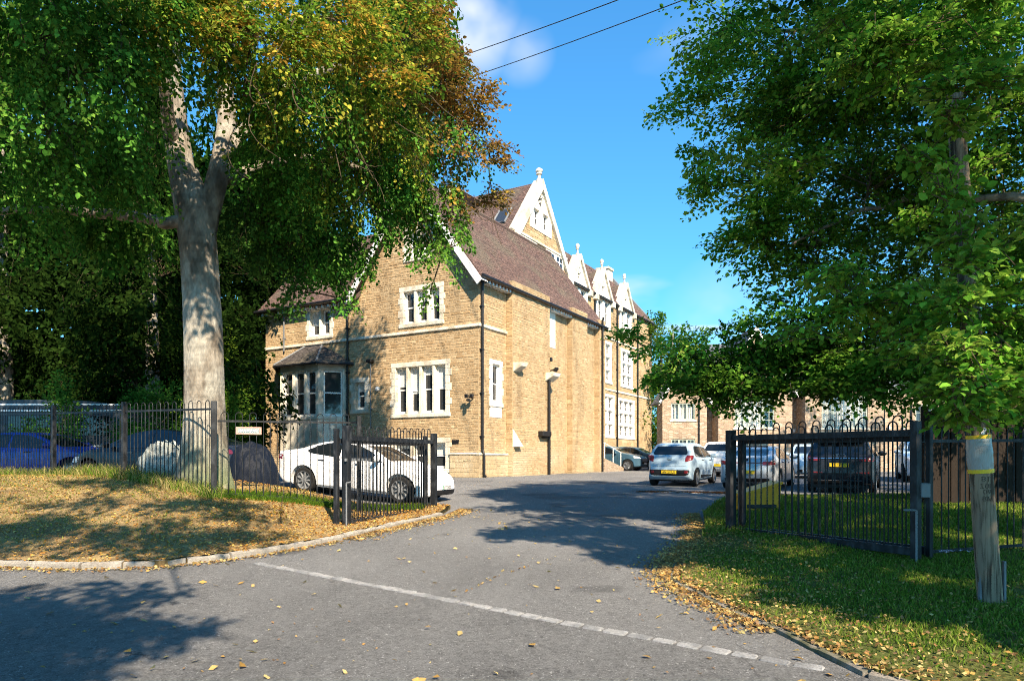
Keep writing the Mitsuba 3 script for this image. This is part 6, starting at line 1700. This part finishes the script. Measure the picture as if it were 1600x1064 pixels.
# ---------------------------------------------------------------- grass and fallen leaves
def scatter(poly, n, rng, xlim=(-20, 14)):
    x0, y0, x1, y1 = poly.bounds; x0, x1 = max(x0, xlim[0]), min(x1, xlim[1]); out = []; k = 0
    while k < n:
        q = np.column_stack([rng.uniform(x0, x1, n * 2), rng.uniform(y0, y1, n * 2)]); q = q[contains_xy(poly, q[:, 0], q[:, 1])]; out.append(q); k += len(q)
    return np.vstack(out)[:n]


def blades(poly, n, h, pal, rng, zf, near=None, lean=.35, w=.006, keep=None):
    q = scatter(poly, n, rng)
    if keep is not None: q = q[rng.rand(len(q)) < keep(q)]
    m = len(q); z = zf(q[:, 0], q[:, 1]); a = rng.uniform(0, 2 * np.pi, m); hh = h * rng.uniform(.45, 1.3, m)
    b = np.column_stack([q, z - .01]); s = np.column_stack([np.cos(a), np.sin(a), 0 * a]) * w * rng.uniform(.7, 1.4, m)[:, None]
    ld = rng.normal(0, lean, (m, 2)) * hh[:, None]; mid = b + np.column_stack([ld * .35, hh * .6]); tip = b + np.column_stack([ld, hh * .95])
    V = np.stack([b - s, b + s, mid + s * .8, mid - s * .8, tip], 1); F = np.array([[0, 1, 2], [0, 2, 3], [3, 2, 4]])
    C = pal[rng.randint(0, len(pal), m)] * rng.uniform(.7, 1.3, (m, 1))
    return V.reshape(-1, 3), (F[None] + (np.arange(m) * 5)[:, None, None]).reshape(-1, 3), np.repeat(C, 5, axis=0)


def stuff(name, geo, matname, label, cat):
    V, F, C = geo; k = thing(name, label, cat, kind='stuff'); put(k, (V, F), matname, False, color=C); return k


gr = np.random.RandomState(77)
GRASS = np.array([[.09, .18, .02], [.13, .23, .028], [.18, .26, .036], [.26, .28, .07]])
STRAW = np.array([[.42, .34, .13], [.34, .30, .10], [.27, .28, .075], [.48, .40, .18]])
clumpy = lambda q: np.clip(meshkit.fbm(np.column_stack([q * .9, 0 * q[:, 0]]), 3, 6) * 2.6 - .55, .04, 1)
near_r = RIGHT_VERGE.intersection(sbox(1.5, 4, 9.5, 11.5)); far_r = RIGHT_VERGE.intersection(sbox(1.5, 11, 14, 18))
stuff('green_grass', blades(near_r, 120000, .055, GRASS, gr, right_z, keep=lambda q: clumpy(q) * np.clip(dist_line(RK, q[:, 0], q[:, 1]) * 1.1, .12, 1)), 'm_leaf', 'shaggy green grass on the right verge', 'grass')
stuff('green_grass', blades(far_r, 45000, .10, GRASS, gr, right_z, w=.009), 'm_leaf', 'green grass behind the right gate', 'grass')
lv = LEFT_VERGE.intersection(sbox(-15, 8, 0, 20))
far_l = lambda q: clumpy(q + 9) * np.clip(.02 + .26 * (dist_line(LK, q[:, 0], q[:, 1]) - .5), .03, 1) * (1 - .6 * sstep(-5, -2.5, q[:, 0]))
stuff('dry_grass', blades(lv, 60000, .05, np.vstack([STRAW, GRASS[2:]]), gr, left_z, keep=far_l, lean=.9, w=.007), 'm_leaf', 'short dry grass on the left bank', 'grass')
fence_strip = LineString([P0 + (0, .12), P1 + (0, .1), (-2.2, 15.0)]).buffer(.28)
stuff('green_grass', blades(fence_strip.intersection(LEFT_VERGE), 9000, .12, YB, gr, left_z), 'm_leaf', 'fresh green grass along the foot of the left railing', 'grass')
long_strip = LineString([P0, P0 + t * 0 + (P3 - P0)]).buffer(.2).intersection(LEFT_VERGE)
stuff('dry_grass', blades(long_strip, 5000, .26, np.vstack([STRAW, GRASS]), gr, left_z, lean=.5), 'm_leaf', 'long dry grass under the left railing', 'grass')

LEAFL = np.array([[.50, .26, .055], [.58, .35, .085], [.42, .20, .045], [.29, .14, .05], [.62, .44, .15], [.36, .19, .07]])
LEAFC = np.array([[.46, .28, .085], [.54, .37, .14], [.38, .21, .07], [.28, .16, .07], [.58, .44, .19], [.24, .15, .085], [.40, .33, .14]])


def litter(q, zf, size, rng, pal=LEAFC, curl=.35, lift=.012, tilt=.45):
    m = len(q); z = zf(q[:, 0], q[:, 1]) + lift + np.abs(rng.normal(0, .006, m)); a = rng.uniform(0, 2 * np.pi, m)
    D = np.column_stack([np.cos(a), np.sin(a), rng.normal(0, tilt * .5, m)]); N = np.column_stack([rng.normal(0, tilt, (m, 2)), np.ones(m)])
    s = size * rng.uniform(.55, 1.3, m); C = pal[rng.randint(0, len(pal), m)] * rng.uniform(.65, 1.25, (m, 1))
    P = np.column_stack([q, z]); D = unit(D); N = unit(N - D * (N * D).sum(-1, keepdims=True)); B = np.cross(N, D); s = s[:, None]; cu = rng.uniform(-.1, curl, (m, 1))
    P = P - D * s * .5
    V = np.stack([P, P + D * s * .45 + B * s * .33 + N * s * cu * .6, P + D * s + N * s * cu * .5, P + D * s * .45 - B * s * .33 + N * s * cu * .6], 1); F = np.array([[0, 2, 1], [0, 3, 2]])
    return V.reshape(-1, 3), (F[None] + (np.arange(m) * 4)[:, None, None]).reshape(-1, 3), np.repeat(C, 4, axis=0)


q = scatter(lv, 62000, gr); d = dist_line(LK, q[:, 0], q[:, 1])
q = q[gr.rand(len(q)) < np.clip(.30 + .45 * sstep(-7, -3, q[:, 0]) + .3 * (meshkit.fbm(np.column_stack([q * .8, 0 * d]), 3, 12) - .5), .12, 1)]
stuff('leaf_litter', litter(q, left_z, .042, gr, LEAFL, lift=.016, tilt=.7), 'm_dryleaf', 'golden brown fallen leaves over the left bank', 'leaves')
q = scatter(near_r.union(far_r), 64000, gr); d = dist_line(RK, q[:, 0], q[:, 1])
q = q[gr.rand(len(q)) < np.clip(1.0 * np.exp(-d * 1.7) + .025 + .06 * sstep(7.2, 5.2, q[:, 1]) * sstep(7, 3, q[:, 0]), 0, 1)]
stuff('leaf_litter', litter(q, right_z, .038, gr, lift=.03, tilt=.8), 'm_dryleaf', 'pale brown fallen leaves on the right verge', 'leaves')


def along(line, n, sd, rng, side=1):
    ln = LineString(line); P = []
    for s in rng.uniform(0, ln.length, n):
        p, p2 = np.array(ln.interpolate(s).coords[0]), np.array(ln.interpolate(s + .05).coords[0]); tt = (p2 - p) / (np.linalg.norm(p2 - p) + 1e-9); P.append(p + np.array([tt[1], -tt[0]]) * side * abs(rng.normal(0, sd)))
    return np.array(P)


def onroad(x, y): return road_z(x, y)


drift = np.vstack([along([(2.4, 6.0), (1.93, 8.0), (2.2, 9.2), (2.75, 10.3), (3.4, 12.0), (4.0, 14.6)], 7000, .18, gr, -1), along([(-2.75, 11.0), (-2.2, 12.3), (-1.4, 14.3), (-1.2, 15.6)], 2600, .20, gr, 1), along([(-6.8, 8.9), (-5.6, 8.72), (-4.55, 8.9), (-3.66, 9.58), (-2.75, 10.85)], 900, .10, gr, 1), along([(-7, 8.85), (-14, 9.05)], 700, .15, gr, -1), along([(-.55, 7.5), (-.2, 8.3), (.57, 9.5)], 26, .02, gr, 1)])
kq = along([(3.2, 4.2), (2.55, 4.9), (2.4, 5.8), (2.15, 6.75), (1.9, 8.1), (2.22, 9.2)], 900, .06, gr, 1); kq = kq[gr.rand(len(kq)) < .9]
stuff('leaf_litter', litter(kq, lambda x, y: road_z(x, y) + .045, .05, gr, lift=.012, tilt=.8), 'm_dryleaf', 'dry leaves lodged on and against the mossy right kerb', 'leaves')
stuff('leaf_litter', litter(drift, onroad, .045, gr, lift=.018, tilt=.8), 'm_dryleaf', 'drifts of dry leaves along both edges of the driveway', 'leaves')
q = along([(3.9, 21.2), (6.5, 20.6), (9, 19.2)], 1500, .22, gr, 1); q += gr.normal(0, .1, q.shape)
stuff('leaf_litter', litter(q, onroad, .07, gr, np.array([[.12, .06, .03], [.16, .08, .035]])), 'm_dryleaf', 'line of dark brown leaves swept behind the parked cars', 'leaves')
q = np.column_stack([gr.uniform(-9, 9, 5200), gr.uniform(4.2, 30, 5200) ** 1.0]); ok = ~contains_xy(LEFT_VERGE, q[:, 0], q[:, 1]) & ~contains_xy(RIGHT_VERGE, q[:, 0], q[:, 1]); q = q[ok]
dens = meshkit.fbm(np.column_stack([q * .5, 0 * q[:, 0]]), 3, 15); q = q[gr.rand(len(q)) < np.clip(dens * 2 - .55, .06, 1)]
stuff('leaf_litter', litter(q, onroad, .034, gr, lift=.006), 'm_dryleaf', 'small leaf scraps and bud scales blown over the tarmac', 'leaves')
# single leaves lying on the tarmac
cnt = 0; lr = np.random.RandomState(5)
while cnt < 150:
    x, y = lr.uniform(-6, 4), 4.6 + 11 * lr.rand() ** 1.5
    if LEFT_VERGE.contains(Point(x, y)) or RIGHT_VERGE.contains(Point(x, y)) or abs(x / y) > .75: continue
    V, F, C = litter(np.array([[x, y]]), onroad, .078, lr, LEAFC[[0, 1, 4, 4, 0]], lift=.012)
    one('fallen_leaf', (V, F), 'm_dryleaf', 'single dry yellow leaf lying on the grey tarmac', 'leaf', group='single leaves scattered on the tarmac', color=C); cnt += 1
# small things on the verges
fl = thing('flower_clump', 'little clump of pale mauve flowers in the grass right of the pole', 'flowers')
mat('m_petal', (.62, .50, .62), .6); mb = MB(); ms = MB()
for i in range(9):
    p = np.array([5.35 + lr.normal(0, .07), 8.35 + lr.normal(0, .05)]); z = gz(*p); ms.add(*tube([[p[0], p[1], z], [p[0] + .01, p[1], z + .16]], .003, 4))
    for j in range(5):
        a = j * 1.2566 + i; v = np.array([[0, 0, 0], [.018 * math.cos(a - .4), .018 * math.sin(a - .4), .012], [.034 * math.cos(a), .034 * math.sin(a), .02], [.018 * math.cos(a + .4), .018 * math.sin(a + .4), .012]]) + [p[0] + .01, p[1], z + .16]; mb.add(v, [[0, 1, 2, 3]])
put(fl, mb, 'm_petal'); part(fl, 'stems', ms, 'm_turf', kind='stuff', label='thin green flower stems')
tw_ = Tree('beech_sapling', 'small brown withered sapling on the left bank', 91, leaf=.06); sx, sy = -3.95, 11.6; sz = gz(sx, sy)
tw_.tw.append(tube([[sx, sy, sz - .05], [sx + .03, sy, sz + .3], [sx + .05, sy, sz + .5]], [.012, .009, .004], 5)); tw_.clump((sx + .05, sy, sz + .34), (.12, .12, .2), 7, COPPER, (.15, .25), 9, .2, 'up', hollow=.0); tw_.finish()
